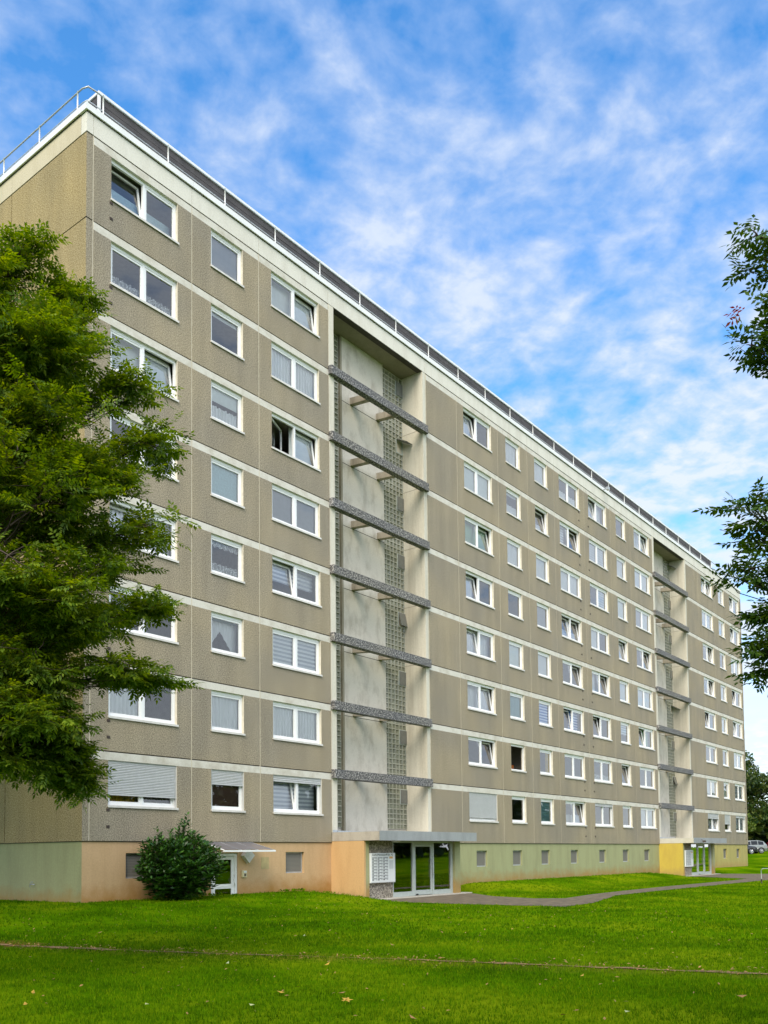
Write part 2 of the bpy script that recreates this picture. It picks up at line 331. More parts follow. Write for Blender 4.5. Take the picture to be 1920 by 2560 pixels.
def lawn_material():
    m, t, p = base_mat('lawn'); p.inputs['Roughness'].default_value = 1.0; p.inputs['Specular IOR Level'].default_value = 0.0
    c = objco(t)
    n = N(t, 'ShaderNodeTexNoise', i_Scale=0.28, i_Detail=5.0, i_Roughness=0.6); L(t, c, 'Object', n, 'Vector')
    f = N(t, 'ShaderNodeTexNoise', i_Scale=22.0, i_Detail=3.0, i_Roughness=0.8); L(t, c, 'Object', f, 'Vector')
    a = MATH(t, 'MULTIPLY', (n, 0), 0.8); b = MATH(t, 'MULTIPLY', (f, 0), 0.28); s = MATH(t, 'ADD', (a, 0), (b, 0))
    rp = ramp(t, (0.38, (0.026, 0.074, 0.001)), (0.52, (0.074, 0.175, 0.001)), (0.66, (0.18, 0.25, 0.004))); L(t, s, 0, rp, 0)
    sp = N(t, 'ShaderNodeSeparateXYZ'); L(t, c, 'Object', sp, 0)
    d1 = MATH(t, 'MULTIPLY', (sp, 0), 0.9636); d2 = MATH(t, 'MULTIPLY', (sp, 1), 0.267); d3 = MATH(t, 'ADD', (d1, 0), (d2, 0)); d4 = MATH(t, 'ADD', (d3, 0), 7.255); d5 = MATH(t, 'ABSOLUTE', (d4, 0))
    wn = N(t, 'ShaderNodeTexNoise', i_Scale=1.6, i_Detail=7.0, i_Roughness=0.7); L(t, c, 'Object', wn, 'Vector')
    d6 = MATH(t, 'MULTIPLY', (wn, 0), 2.2); d7 = MATH(t, 'SUBTRACT', (d5, 0), (d6, 0))
    wr = N(t, 'ShaderNodeMapRange', i_1=-1.15, i_2=-0.35, i_3=0.85, i_4=0.0); L(t, d7, 0, wr, 0)
    ys = N(t, 'ShaderNodeMapRange', i_1=-14.0, i_2=-6.0, i_3=0.45, i_4=1.0); L(t, sp, 1, ys, 0); wf = MATH(t, 'MULTIPLY', (wr, 0), (ys, 0))
    wx = MIX(t, (wf, 0), (rp, 0), (0.23, 0.135, 0.03)); L(t, wx, 2, p, 'Base Color')
    bp = N(t, 'ShaderNodeBump', i_Strength=0.8, i_Distance=0.05); L(t, f, 0, bp, 'Height'); L(t, bp, 0, p, 'Normal'); return m
lawn = g.build('lawn', lawn_material(), smooth=True); tag(lawn, 'wide green lawn in front of the apartment block', 'lawn', kind='structure')

def ribbon(name, left, right, mat, dz=0.012, sub=6):
    m = MB(); pl = []
    for i in range(len(left)-1):
        for k in range(sub):
            t = k/sub
            pl.append((tuple(a+(b-a)*t for a, b in zip(left[i], left[i+1])), tuple(a+(b-a)*t for a, b in zip(right[i], right[i+1]))))
    pl.append((left[-1], right[-1])); W = 4
    for a, b in pl:
        for k in range(W+1):
            t = k/W; x = a[0]+(b[0]-a[0])*t; y = a[1]+(b[1]-a[1])*t
            m.v.append((x, y, gz(x, y)+dz))
    for i in range(len(pl)-1):
        for k in range(W):
            q = i*(W+1)+k; m.f.append((q, q+1, q+W+2, q+W+1)); m.m.append(0)
    return m.build(name, mat, smooth=True)
PL = [(11.45, -1.75), (11.4, -3.4), (11.3, -6.5), (11.6, -10.2), (14.3, -10.0), (19.6, -8.5), (24.3, -8.4), (28.6, -8.5), (34, -8.6), (41, -8.7), (50, -9.3), (75, -14)]
PR = [(19.0, -1.75), (18.4, -2.5), (16.9, -4.2), (16.0, -6.6), (16.6, -7.7), (20, -7.2), (24, -7.0), (29.3, -6.9), (34.5, -7.0), (40.5, -7.1), (50.5, -6.4), (78, -10)]
QL = [(47.0, -1.75), (46.8, -3.0), (43.5, -7.0)]; QR = [(54.6, -1.75), (55.0, -3.0), (56.5, -7.2)]
path = ribbon('path', PL, PR, MT['asphalt']); tag(path, 'dark worn asphalt path leading along the building to both entrances', 'path', kind='structure')
path2 = ribbon('path', QL, QR, MT['asphalt'], dz=0.018); tag(path2, 'asphalt forecourt in front of the yellow porch', 'path', kind='structure')
def in_path(x, y): return in_strip(x, y, PL, PR) or in_strip(x, y, QL, QR)
def in_strip(x, y, PL, PR):
    for i in range(len(PL)-1):
        P4 = [PL[i], PL[i+1], PR[i+1], PR[i]]; s = 0; ok = True
        for k in range(4):
            (ax, ay), (bx, by) = P4[k], P4[(k+1) % 4]; cr_ = (bx-ax)*(y-ay)-(by-ay)*(x-ax)
            if abs(cr_) < 1e-9: continue
            if s == 0: s = 1 if cr_ > 0 else -1
            elif (cr_ > 0) != (s > 0): ok = False; break
        if ok: return True
    return False
# worn dirt trail, ragged edges
def trail_w(i, n):
    return 0.02+0.20*rng.random()**1.5
tl, tr_ = [], []
fine = []
for (a, b) in zip(TRAIL[:-1], TRAIL[1:]):
    n = max(2, int(math.hypot(b[0]-a[0], b[1]-a[1])/0.35))
    for k in range(n): fine.append((a[0]+(b[0]-a[0])*k/n, a[1]+(b[1]-a[1])*k/n))
for i, p in enumerate(fine):
    q = fine[min(i+1, len(fine)-1)]; q0 = fine[max(i-1, 0)]
    d = Vector((q[0]-q0[0], q[1]-q0[1])).normalized(); nrm = Vector((-d.y, d.x))
    near = 1.0 if p[1] > -9 else (0.55 if -15.0 < p[1] else 0.75)
    if -13.8 < p[1] < -10.5: near = 0.3
    wl = trail_w(i, 0)*near; wr = trail_w(i, 0)*near
    tl.append((p[0]-nrm.x*wl, p[1]-nrm.y*wl)); tr_.append((p[0]+nrm.x*wr, p[1]+nrm.y*wr))
dirt = simple('trodden_earth', (0.24, 0.135, 0.05), 0.95, var=0.45, scale=3.5, bump=0.3)
trail = ribbon('trail', tl, tr_, dirt, dz=0.014, sub=1); tag(trail, 'narrow trodden earth trail crossing the lawn', 'trail', kind='structure')

# ------------------------------------------------------------------ building
B = empty('apartment_building'); tag(B, 'long eight storey prefabricated concrete apartment block with white bands and white windows', 'apartment building')
H = 2.8; NF = 8; ZT = NF*H
J = [0.25, 4.25, 7.5, 11.5, 18.45, 21.2, 25.2, 28.45, 31.7, 35.75, 39.75, 43.03, 47.05, 54.0, 56.9, 61.0, 64.2, 68.25]
WIN = {0: (0.92, 3.62), 1: (5.13, 6.68), 2: (8.17, 10.90), 5: (26.05-4.22, 24.53), 6: (26.05, 27.60), 7: (29.29, 30.84), 8: (32.34, 35.06),
       9: (36.38, 39.10), 10: (40.65, 42.20), 11: (43.71, 46.48), 14: (57.70, 60.50), 15: (62.02, 63.6), 16: (65.12, 67.9)}
OZ0, OZ1 = 1.12, 2.53     # opening height in a storey
G = 0.019; TH = 0.26
bays = [i for i in range(17) if i not in (3, 12)]
wall = MB()
def strip(x0, x1, z0, z1, m=0): wall.quad((x0, 0, z0), (x1, 0, z0), (x1, 0, z1), (x0, 0, z1), m)
def edges(x0, x1, z0, z1, m=0, top=True):
    wall.quad((x0, 0, z0), (x0, 0, z1), (x0, TH, z1), (x0, TH, z0), m)
    wall.quad((x1, 0, z0), (x1, TH, z0), (x1, TH, z1), (x1, 0, z1), m)
    wall.quad((x0, 0, z0), (x0, TH, z0), (x1, TH, z0), (x1, 0, z0), m)
    if top: wall.quad((x0, 0, z1), (x1, 0, z1), (x1, TH, z1), (x0, TH, z1), m)
for i in bays:
    x0, x1 = J[i]+G, J[i+1]-G
    if i == 4: x0 += 0.10
    for k in range(NF):
        zb = k*H + (G if k else 0); zt = k*H+OZ1
        if i in WIN:
            a, b = WIN[i]; w0, w1 = k*H+OZ0, k*H+OZ1
            strip(x0, x1, zb, w0); strip(x0, a, w0, w1); strip(b, x1, w0, w1)
            wall.quad((a, 0, w0), (b, 0, w0), (b, TH, w0), (a, TH, w0), 1)
            wall.quad((a, 0, w0), (a, TH, w0), (a, TH, w1), (a, 0, w1), 1)
            wall.quad((b, 0, w0), (b, 0, w1), (b, TH, w1), (b, TH, w0), 1)
        else: strip(x0, x1, zb, zt)
        edges(x0, x1, zb, zt, 0, top=False)
# corner return of the gable panels
for k in range(NF):
    zb = k*H + (G if k else 0); zt = (k+1)*H - G
    strip(0, J[0]-G, zb, zt); edges(0.001, J[0]-G, zb, zt)
wall.build('wall', [MT['agg'], MT['reveal']], B)
# white bands: one per storey
for k in range(NF):
    for wing in (range(0, 3), range(4, 12), range(13, 17)):
        bm_ = MB()
        for i in wing:
            x0, x1 = J[i]+G, J[i+1]-G
            if i == 4: x0 += 0.10
            bm_.box(x0, 0.0, k*H+OZ1, x1, TH, (k+1)*H-G, 0)
        bm_.build('wall_band', MT['band'], B)
jm = MB()
for i in range(18):
    if i in (3, 4, 12, 13): continue
    jm.box(J[i]-G, 0.008, 0, J[i]+G, 0.03, ZT, 0)
jm.box(J[4]+G+0.04, 0.012, 0, J[4]+G+0.10, 0.03, ZT, 0)
jm.box(J[13]-G, 0.012, 0, J[13]+G, 0.03, ZT, 0)
for k in range(1, NF+1):
    for a, b in ((0, J[3]), (J[4], J[12]), (J[13], J[17])): jm.box(a, 0.031, k*H-G*1.5, b, 0.05, k*H+G*1.5, 1)
jm.build('wall_joint', [MT['seal'], MT['joint_and_shade']], B)
# gable wall (x = 0) and the other outer walls
DEP = 11.2
gm = MB(); GY = [TH, 4.4, 6.8, DEP]
for a, b in zip(GY[:-1], GY[1:]):
    for k in range(NF):
        zb = k*H+(G if k else 0); zt = (k+1)*H-G; ya = a+(G if a > 1 else -TH); yb = b-G
        gm.quad((0, yb, zb), (0, ya, zb), (0, ya, zt), (0, yb, zt)); gm.quad((0, ya, zt), (0.2, ya, zt), (0.2, yb, zt), (0, yb, zt)); gm.quad((0, ya, zb), (0.2, ya, zb), (0.2, yb, zb), (0, yb, zb))
        
        if a > 1: gm.quad((0, ya, zb), (0, ya, zt), (0.2, ya, zt), (0.2, ya, zb))
        gm.quad((0, yb, zb), (0.2, yb, zb), (0.2, yb, zt), (0, yb, zt))
gm.quad((0.02, 0.05, 0), (0.02, DEP, 0), (0.02, DEP, ZT), (0.02, 0.05, ZT), 1)
gm.build('gable_wall', [MT['agg_gable'], MT['joint_and_shade']], B)
om = MB(); om.quad((J[17]+0.26, 0, 0), (J[17]+0.26, DEP, 0), (J[17]+0.26, DEP, ZT), (J[17]+0.26, 0, ZT)).quad((0.03, DEP, -2.4), (0.03, DEP, ZT), (J[17]+0.26, DEP, ZT), (J[17]+0.26, DEP, -2.4))
om.quad((J[17]+G, 0, 0), (J[17]+0.26, 0, 0), (J[17]+0.26, 0, ZT), (J[17]+G, 0, ZT))
om.build('rear_wall', MT['agg'], B)
XE = J[17]+0.26
# interior shell: back wall, floors, party walls
im = MB(); im.quad((0.3, 4.0, -2.3), (XE-.1, 4.0, -2.3), (XE-.1, 4.0, ZT), (0.3, 4.0, ZT))
for k in range(NF+1):
    for a_, b_ in ((0.3, J[3]+.3), (J[4]-.18, J[12]+.3), (J[13]-.18, XE-.1)): im.box(a_, TH+0.02, k*H-0.12, b_, 1.6, k*H-0.02)
    im.box(0.3, 1.601, k*H-0.12, XE-.1, 4.0, k*H-0.02)
for i in range(18): im.quad((J[i], TH+.01, 0), (J[i], 4, 0), (J[i], 4, ZT), (J[i], TH+.01, ZT))
im.quad((0.3, 0.3, -2.31), (XE-.1, 0.3, -2.31), (XE-.1, 4.0, -2.31), (0.3, 4.0, -2.31))
im.build('interior', MT['inner'], B)
# attic storey, cornice, roof
am = MB(); segs = [0.0, J[0]]+J[1:4]+J[4:13]+J[13:17]+[XE]
for a, b in zip(segs[:-1], segs[1:]): am.box(a+0.006, 0, ZT+0.03, b-0.006, 0.3, ZT+0.66)
am.box(J[0], 0.02, ZT, XE-.02, 0.28, ZT+0.64, 1)
am.build('attic', [MT['attic'], MT['joint_and_shade']], B)
ag = MB()
for a, b in ((0.31, 4.4), (4.4, 6.8), (6.8, DEP)): ag.box(0, a+0.006 if a > 1 else a, ZT+0.03, 0.25, b-.006, ZT+0.66)
ag.box(0.02, 0.31, ZT, 0.2, DEP-.02, ZT+0.64, 1)
ag.build('gable_attic', [MT['attic_gable'], MT['joint_and_shade']], B)
cm_ = MB()
for a, b in zip([-0.07]+J[1:17:2], J[1:17:2]+[XE+.07]): cm_.box(a+.004, -0.07, ZT+0.69, b-.004, 0.34, ZT+0.90)
cm_.box(-0.07, 0.345, ZT+0.69, 0.34, DEP+.07, ZT+0.90)
cm_.box(0.01, -0.02, ZT+0.66, XE-.01, 0.3, ZT+0.69, 1); cm_.box(-0.02, 0.31, ZT+0.66, 0.3, DEP, ZT+0.69, 1)  # dark strips paint the shadow line under the cornice
cm_.build('cornice', [MT['cornice'], MT['joint_and_shade']], B)
MB().box(0.35, 0.35, ZT+0.45, XE-.05, DEP, ZT+0.6).build('roof', MT['roof'], B)
# dark boarded screen standing on the roof edge
s_ = MB(); SX0, SX1, SY = 0.82, XE-6.5, 0.5
zs = [ZT+0.60+i*0.282 for i in range(6)]
for z0, z1 in zip(zs[:-1], zs[1:]):
    x = SX0
    while x < SX1-.1:
        xn = min(x+4.0, SX1); s_.box(x+.006, SY+rng.uniform(-.006, .006), z0+.018, xn-.006, SY+0.05, z1); x = xn
    s_.box(SX0-.05, SY+.05, z0+.018, SX0, SY+0.62, z1)
s_.box(SX0, SY+.05, ZT+.6, SX1, SY+.08, ZT+2.0)
s_.build('roof_screen', MT['screen'], B)
c_ = MB().box(SX0-.09, SY-.06, ZT+2.012, SX1+.05, SY+.16, ZT+2.10).box(SX0-.09, SY+.165, ZT+2.012, SX0+.04, SY+.66, ZT+2.10).box(SX0-.08, SY-.05, ZT+.6, SX0-.005, SY+.03, ZT+2.01)
c_.build('screen_cap', MT['cornice'], B)
# roof railing
ra = MB(); RZ = ZT+1.63; RM = ZT+1.14
ra.tube([(XE, 0.1, RZ), (0.4, 0.1, RZ), (0.12, 0.11, RZ-.02), (0.06, 0.35, RZ), (0.06, DEP, RZ)], 0.028, 6); ra.tube([(XE, 0.1, RM), (0.3, 0.1, RM), (0.08, 0.1, RM-.02), (0.06, 0.3, RM), (0.06, DEP, RM)], 0.018, 6)
ra.build('roof_railing', MT['steel'], B, smooth=True)
post_me = MB().tube([(0, 0, 0), (0, 0, 0.8)], 0.026, 6).mesh('railing_post', MT['cornice'], True)
for i in range(26): link('railing_post', post_me, B, (0.67+i*2.612, 0.1, ZT+0.88))
for y in (0.6, 2.8, 5.05, 7.3, 9.5): link('railing_post', post_me, B, (0.06, y, ZT+0.88))

# plinth
def plinth(name, mat, x0, x1, holes, y=0.06, zb=-2.6):
    m = MB(); xs = sorted([x0, x1]+[h for hh in holes for h in hh[:2]])
    x = x0
    for (a, b, z0, z1) in holes:
        m.quad((x, y, zb), (a, y, zb), (a, y, 0), (x, y, 0)); m.quad((a, y, zb), (b, y, zb), (b, y, z0), (a, y, z0)); m.quad((a, y, z1), (b, y, z1), (b, y, 0), (a, y, 0))
        for q in (((a, y, z0), (a, y+.2, z0), (a, y+.2, z1), (a, y, z1)), ((b, y, z0), (b, y, z1), (b, y+.2, z1), (b, y+.2, z0)), ((a, y, z0), (b, y, z0), (b, y+.2, z0), (a, y+.2, z0)), ((a, y, z1), (a, y+.2, z1), (b, y+.2, z1), (b, y, z1))): m.quad(*q)
        x = b
    m.quad((x, y, zb), (x1, y, zb), (x1, y, 0), (x, y, 0))
    return m.build(name, mat, B)
BW = dict(z0=-1.19, z1=-0.38)
def bw(a, b): return (a, b, -1.19, -0.38)
o = plinth('plinth', MT['orange'], 0.04, 11.5, [bw(1.63, 2.66), (5.17, 6.42, -2.31, -0.41), bw(8.88, 9.90)]); o['label'] = 'salmon painted plinth'
o = plinth('plinth', MT['green'], 18.4, 47.05, [bw(*p) for p in ((22.53, 23.54), (26.16, 27.14), (29.35, 30.33), (33.0, 33.98), (36.97, 37.95), (40.62, 41.6), (44.29, 45.28))]); o['label'] = 'pale green painted plinth'
MT['olive'] = concrete('olive_painted_concrete', (0.42, 0.36, 0.125), (0.30, 0.26, 0.09), 0.5, moss=(0.36, 0.23, 0.08), mossz=(-2.6, -1.9))
o = plinth('plinth', MT['olive'], 53.95, XE-.04, [bw(61.57, 62.5), bw(65.23, 66.15)]); o['label'] = 'olive yellow painted plinth'
gp = MB().quad((0.04, DEP, -2.6), (0.04, 0.06, -2.6), (0.04, 0.06, 0), (0.04, DEP, 0)).build('plinth', MT['green'], B); gp['label'] = 'green painted gable plinth'
pe = MB().quad((XE-.04, 0.06, -2.6), (XE-.04, DEP, -2.6), (XE-.04, DEP, 0), (XE-.04, 0.06, 0)).build('plinth', MT['olive'], B); pe['label'] = 'olive gable plinth'
MB().box(0.02, 0.03, -0.02, 11.5, TH, -0.001).box(18.4, 0.03, -0.02, 47.05, TH, -0.001).box(53.95, 0.03, -0.02, XE-.02, TH, -0.001).box(0.02, TH+.002, -0.02, 0.2, DEP, -0.001).build('base_joint', MT['joint_and_shade'], B)
bwm = MB().box(0, 0.12, 0, 1.0, 0.15, 0.81, 0); 
for (a, b, c, d) in ((0, 0, 1, .05), (0, .76, 1, .81), (0, .05, .05, .76), (.95, .05, 1, .76)): bwm.box(a, .10, b, c, .119, d, 1)
bwme = bwm.mesh('cellar_window', [MT['meshgrille'], MT['steel']])
for x in (1.64, 8.89, 22.53, 26.15, 29.34, 32.99, 36.96, 40.61, 44.28, 61.54, 65.19):
    link('cellar_window', bwme, B, (x, 0.06, -1.19))

# ------------------------------------------------------------------ windows
WH = OZ1-OZ0
cache = {}
def frame_me(wd, dbl):
    key = ('f', round(wd, 2), dbl)
    if key not in cache:
        f_ = 0.065; m = MB(); y0, y1 = 0.10, 0.18
        m.box(0, y0, 0, wd, y1, f_).box(0, y0, WH-f_-.045, wd, y1, WH).box(0, y0, f_, f_, y1, WH-f_-.045).box(wd-f_, y0, f_, wd, y1, WH-f_-.045)
        if dbl: m.box(wd/2-.045, y0, f_, wd/2+.045, y1, WH-f_-.045)
        cache[key] = m.mesh('window', MT['white'])
    return cache[key]
def sash_me(w_, h_):
    key = ('s', round(w_, 2))
    if key not in cache:
        f_ = 0.07; m = MB(); m.box(0, -.03, 0, w_, .03, f_).box(0, -.03, h_-f_, w_, .03, h_).box(0, -.03, f_, f_, .03, h_-f_).box(w_-f_, -.03, f_, w_, .03, h_-f_)
        m.box(w_-.045, -.05, h_*.45, w_-.025, -.031, h_*.45+.10) if False else None
        gmesh = MB().quad((f_-.004, -.002, f_-.004), (w_-f_+.004, -.002, f_-.004), (w_-f_+.004, -.002, h_-f_+.004), (f_-.004, -.002, h_-f_+.004))
        cache[key] = (m.mesh('sash', MT['white']), gmesh.mesh('pane', MT['glass']))
    return cache[key]
def sill_me(wd):
    key = ('sl', round(wd, 2))
    if key not in cache: cache[key] = MB().box(-.03, -.055, -.052, wd+.03, .099, -.004).box(-.03, -.055, -.075, wd+.03, -.047, -.053).mesh('sill', MT['sill'])
    return cache[key]
def folds(x0, x1, z0, z1, amp=0.03, per=0.16, scallop=0.0, top=0.0):
    m = MB(); n = max(4, int((x1-x0)/per*6))
    for i in range(n):
        xa, xb = x0+(x1-x0)*i/n, x0+(x1-x0)*(i+1)/n
        ya, yb = amp*math.sin(xa/per*6.283), amp*math.sin(xb/per*6.283)
        za, zb_ = (z0+scallop*abs(math.sin(x/per/1.6*3.1416)) for x in (xa, xb))
        ta, tb = (z1+top*abs(math.sin(x/per/1.6*3.1416)) for x in (xa, xb))
        m.quad((xa, ya, za), (xb, yb, zb_), (xb, yb, tb), (xa, ya, ta))
    return m
def curtain_me(c, wd, half):
    key = ('c', c, round(wd, 2), half)
    if key in cache: return cache[key]
    a, b = (0.02, wd-.02) if half == 0 else ((0.02, wd/2-.02) if half == 1 else (wd/2+.02, wd-.02))
    h = WH
    if c == 'S': r = ('curtain', folds(a, b, 0.02, h, .03), 'sheer')
    elif c == 'E': r = ('curtain', folds(a, b, 0.02, h, .03), 'teal')
    elif c == 'C': r = ('curtain', folds(a, b, 0.02, h*.30, .03, top=.05), 'lace')
    elif c == 'D': r = ('curtain', folds(a, b, 0.02, h*.42, .03, top=.05), 'sheer')
    elif c == 'V': r = ('curtain', folds(a, b, h*.78, h, .015, scallop=-.07), 'lace')
    elif c == 'Y': r = ('curtain', folds(a, b, 0.02, h, .05, .22), 'yellowcurt')
    elif c == 'y': r = ('curtain', folds(a, b, 0.02, h, .05, .22), 'greycurt')
    elif c == 'k': r = ('curtain', folds(b-.4, b, 0.02, h, .05, .16), 'yellowcurt')
    elif c == 'B': r = ('blind', MB().box(a, 0, 0.03, b, .012, h), 'pale')
    elif c == 'Q': r = ('blind', MB().box(a, 0, 0.03, b, .012, h), 'greyblind')
    elif c == 'H': r = ('blind', MB().box(a, 0, h*.55, b, .012, h), 'pale')
    elif c == 't': r = ('blind', MB().box(a, 0, h*.80, b, .012, h), 'pale')
    elif c == 'L': r = ('blind', MB().box(a, 0, 0.02, b, .012, h*.5), 'film')
    elif c == 'T': r = ('blind', MB().box(a, 0, 0.03, b, .012, h), 'stripe')
    elif c == 'U': r = ('blind', MB().box(a, 0, h*.42, b, .012, h), 'stripe')
    elif c == 'Z': r = ('blind', MB().box(a, 0, h*.1, b, .012, h), 'bluestripe')
    elif c == 'G': r = ('blind', MB().box(a, 0, 0.03, b, .012, h), 'greenblind')
    elif c == 'N': r = ('blind', MB().box(a, 0, 0.03, b, .012, h), 'brown')
    elif c == 'P': r = ('blind', MB().box(a, 0, 0.03, b, .012, h), 'film')
    elif c == 'W': r = ('cupboard', MB().box(a, 0.3, -.1, b, .9, h*.28).box(a+.3, .4, h*.28+.001, a+.55, .6, h*.36), 'wood')
    cache[key] = (r[0], r[1].mesh(r[0], MT[r[2]]))
    return cache[key]
def lace_gap(wd):   # net curtain cut to an arch
    m = MB(); n = 30
    for i in range(n):
        xa, xb = wd*i/n, wd*(i+1)/n
        z = [WH*max(0.02, .62-.62*abs(x/wd-.5)*2.2) for x in (xa, xb)]
        m.quad((xa, .02*math.sin(xa*40), z[0]), (xb, .02*math.sin(xb*40), z[1]), (xb, .02*math.sin(xb*40), WH*.86), (xa, .02*math.sin(xa*40), WH*.86))
    return m.mesh('curtain', MT['sheer'])
def shutter_me(wd, pc):
    key = ('sh', round(wd, 2), pc)
    if key not in cache:
        m = MB(); z0 = WH*(1-pc/100); n = max(2, int((WH-z0)/.052)); dz = (WH-z0)/n
        for i in range(n):
            za = z0+i*dz
            m.quad((.03, .050, za), (wd-.03, .050, za), (wd-.03, .034, za+dz*.55), (.03, .034, za+dz*.55)); m.quad((.03, .034, za+dz*.55), (wd-.03, .034, za+dz*.55), (wd-.03, .050, za+dz*.97), (.03, .050, za+dz*.97))
        m.box(.03, .03, z0-.05, wd-.03, .055, z0-.002).box(0, .02, 0, .028, .07, WH).box(wd-.028, .02, 0, wd, .07, WH)
        cache[key] = m.mesh('roller_shutter', MT['shut'])
    return cache[key]
SPEC = {
 0: ['l L', '- C', 'r B C', '-', 'l S', '-', '- S1', 'r Y1 y2 #74'],
 1: ['- Q', '- t', '- H D', '- P', '- V C', '- A', '- S', '- N #34'],
 2: ['r B', '- S', 'o B2', '- Q', 'l U', '- T', '- S', 'l T #14'],
 5: ['l S1', '- B', 'r G', 'l S1', 'l S', 'r S', 'r', '- #86'],
 6: ['- S', '- t D', '- S', '-', '- B', '- E', 'O W', '-'],
 7: ['- S', 's D', '- S', '- Q', '- S', '- Z', '- k', '- E'],
 8: ['- D', 'r T1', '- S', 'b D', 'r', 'l Z2', '-', 'r D'],
 9: ['l S', '- T', '- T2', '- S1', 'r S1', 'l', '- C', '- #10'],
 10: ['-', '- S', '- B', 's S', '- S', '- U', 's', '-'],
 11: ['r B', '- S', '- Q1 S2', 'r', '- S', 'l G2', '-', '- S'],
 14: ['b S', '- S', 'r', 'r S1', 'l', '-', '- S', 'r S #28'],
 15: ['- S', '- S', '-', '- S', '- S', '-', '- S', '- #55'],
 16: ['l S', 'l S', '- S', 'l', 'l S', '- S', '- S', '- S #12']}
TILT = R(-9.5)
for i, (xa, xb) in WIN.items():
    wd = xb-xa; dbl = wd > 2
    for row in range(NF):
        k = NF-1-row; tok = SPEC[i][row].split(); st = tok[0]
        wn = link('window', frame_me(wd, dbl), B, (xa, 0, k*H+OZ0))
        link('sill', sill_me(wd), wn)
        hs_ = WH-.13-.045; f0 = 0.065
        if dbl: sw = wd/2-.045-f0; pos = [(f0, 'l' if st in 'lb' else ('o' if st == 'o' else '-')), (wd/2+.045, 'l' if st in 'rbo' else '-')]
        else: sw = wd-2*f0; pos = [(f0, 'l' if st == 's' else ('O' if st == 'O' else '-'))]
        sm_, pm_ = sash_me(sw, hs_)
        for (px, ss) in pos:
            loc = [px, 0.145, f0]; rot = [0, 0, 0]
            if ss == 'l': rot[0] = TILT; loc[1] += .02
            if ss == 'o': rot[2] = R(24); loc[1] += .03
            if ss == 'O': rot[2] = R(82); loc[1] += .03
            jx = rng.uniform(-.004, .004), rng.uniform(-.004, .004)
            link('sash', sm_, wn, loc, rot)
            link('pane', pm_, wn, loc, (rot[0]+jx[0], 0, rot[2]+jx[1]))
        for t_ in tok[1:]:
            if t_[0] == '#': link('roller_shutter', shutter_me(wd, int(t_[1:])), wn); continue
            if t_ == 'A':
                link('curtain', lace_gap(wd), wn, (0, .42, 0)); link('blind', MB().box(.02, 0, WH*.86, wd-.02, .01, WH).mesh('blind', MT['teal']), wn, (0, .40, 0)); continue
            nm, me = curtain_me(t_[0], wd, int(t_[1]) if len(t_) > 1 else 0)
            link(nm, me, wn, (0, (.24 if st == '-' else .44)-(0 if t_[0] in 'SEDCVYyk' else .02), 0))
vm = MB().box(0, -.012, 0, .12, .02, .09, 0)
for q in range(3): vm.box(.015, -.02, .015+q*.025, .105, -.013, .03+q*.025, 0)
vme = vm.mesh('vent', MT['vent'])
for x in (0.86, 34.93, 36.27, 67.9):
    for k in range(NF):
        for dz in (0.40, 0.92): link('vent', vme, B, (x, 0, k*H+dz))

# ------------------------------------------------------------------ stair recesses and entrances
block_me = None
RD = 1.17
def strip_me(wd, zt, vents):
    m = MB(); n = 6; cw = wd/n; ch = 2.8/12; nz = int(zt/ch)
    for c in range(n):
        for r in range(nz):
            z = r*ch
            if any(v0-.01 <= z < v1-.01 for v0, v1 in vents) and c >= n-2: continue
            x = c*cw; a = .022; d = .045
            A = [(x+a, -.02, z+a), (x+cw-a, -.02, z+a), (x+cw-a, -.02, z+ch-a), (x+a, -.02, z+ch-a)]
            Bq = [(x+a+.05, -.02+d, z+a+.035), (x+cw-a-.05, -.02+d, z+a+.035), (x+cw-a-.05, -.02+d, z+ch-a-.035), (x+a+.05, -.02+d, z+ch-a-.035)]
            for q in range(4): m.quad(A[q], A[(q+1) % 4], Bq[(q+1) % 4], Bq[q], 0)
            m.quad(*Bq, 0)
            m.quad((x, -.021, z), (x+cw, -.021, z), A[1], A[0], 1); m.quad(A[3], A[2], (x+cw, -.021, z+ch), (x, -.021, z+ch), 1)
            m.quad((x, -.021, z), A[0], A[3], (x, -.021, z+ch), 1); m.quad(A[1], (x+cw, -.021, z), (x+cw, -.021, z+ch), A[2], 1)
    return m
def awning_vent(x, z, wd, h, ang, y):
    f = MB().box(0, -.03, 0, wd, .03, .04).box(0, -.03, h-.04, wd, .03, h).box(0, -.03, .04, .04, .03, h-.04).box(wd-.04, -.03, .04, wd, .03, h-.04)
    o = f.build('stair_vent', MT['alu'], B, loc=(x, y, z))
    s = MB().box(0.03, -.03, -h+.06, wd-.03, .01, -.0); sh_ = link('flap', s.mesh('flap', MT['doorvent']), o, (0, -.04, h-.03), (R(-ang), 0, 0)); return o
MT['doorvent'] = simple('vent_flap', (0.16, 0.165, 0.15), 0.25, var=0.1)
def text_mesh(s, size, mat):
    cu = bpy.data.curves.new('lettering', 'FONT'); cu.body = s; cu.size = size; cu.extrude = 0.001
    to = bpy.data.objects.new('lettering_tmp', cu); COL.objects.link(to)
    dg = bpy.context.evaluated_depsgraph_get(); me = bpy.data.meshes.new_from_object(to.evaluated_get(dg))
    bpy.data.objects.remove(to); me.materials.clear(); me.materials.append(mat); return me
lens = [('40', 0)]
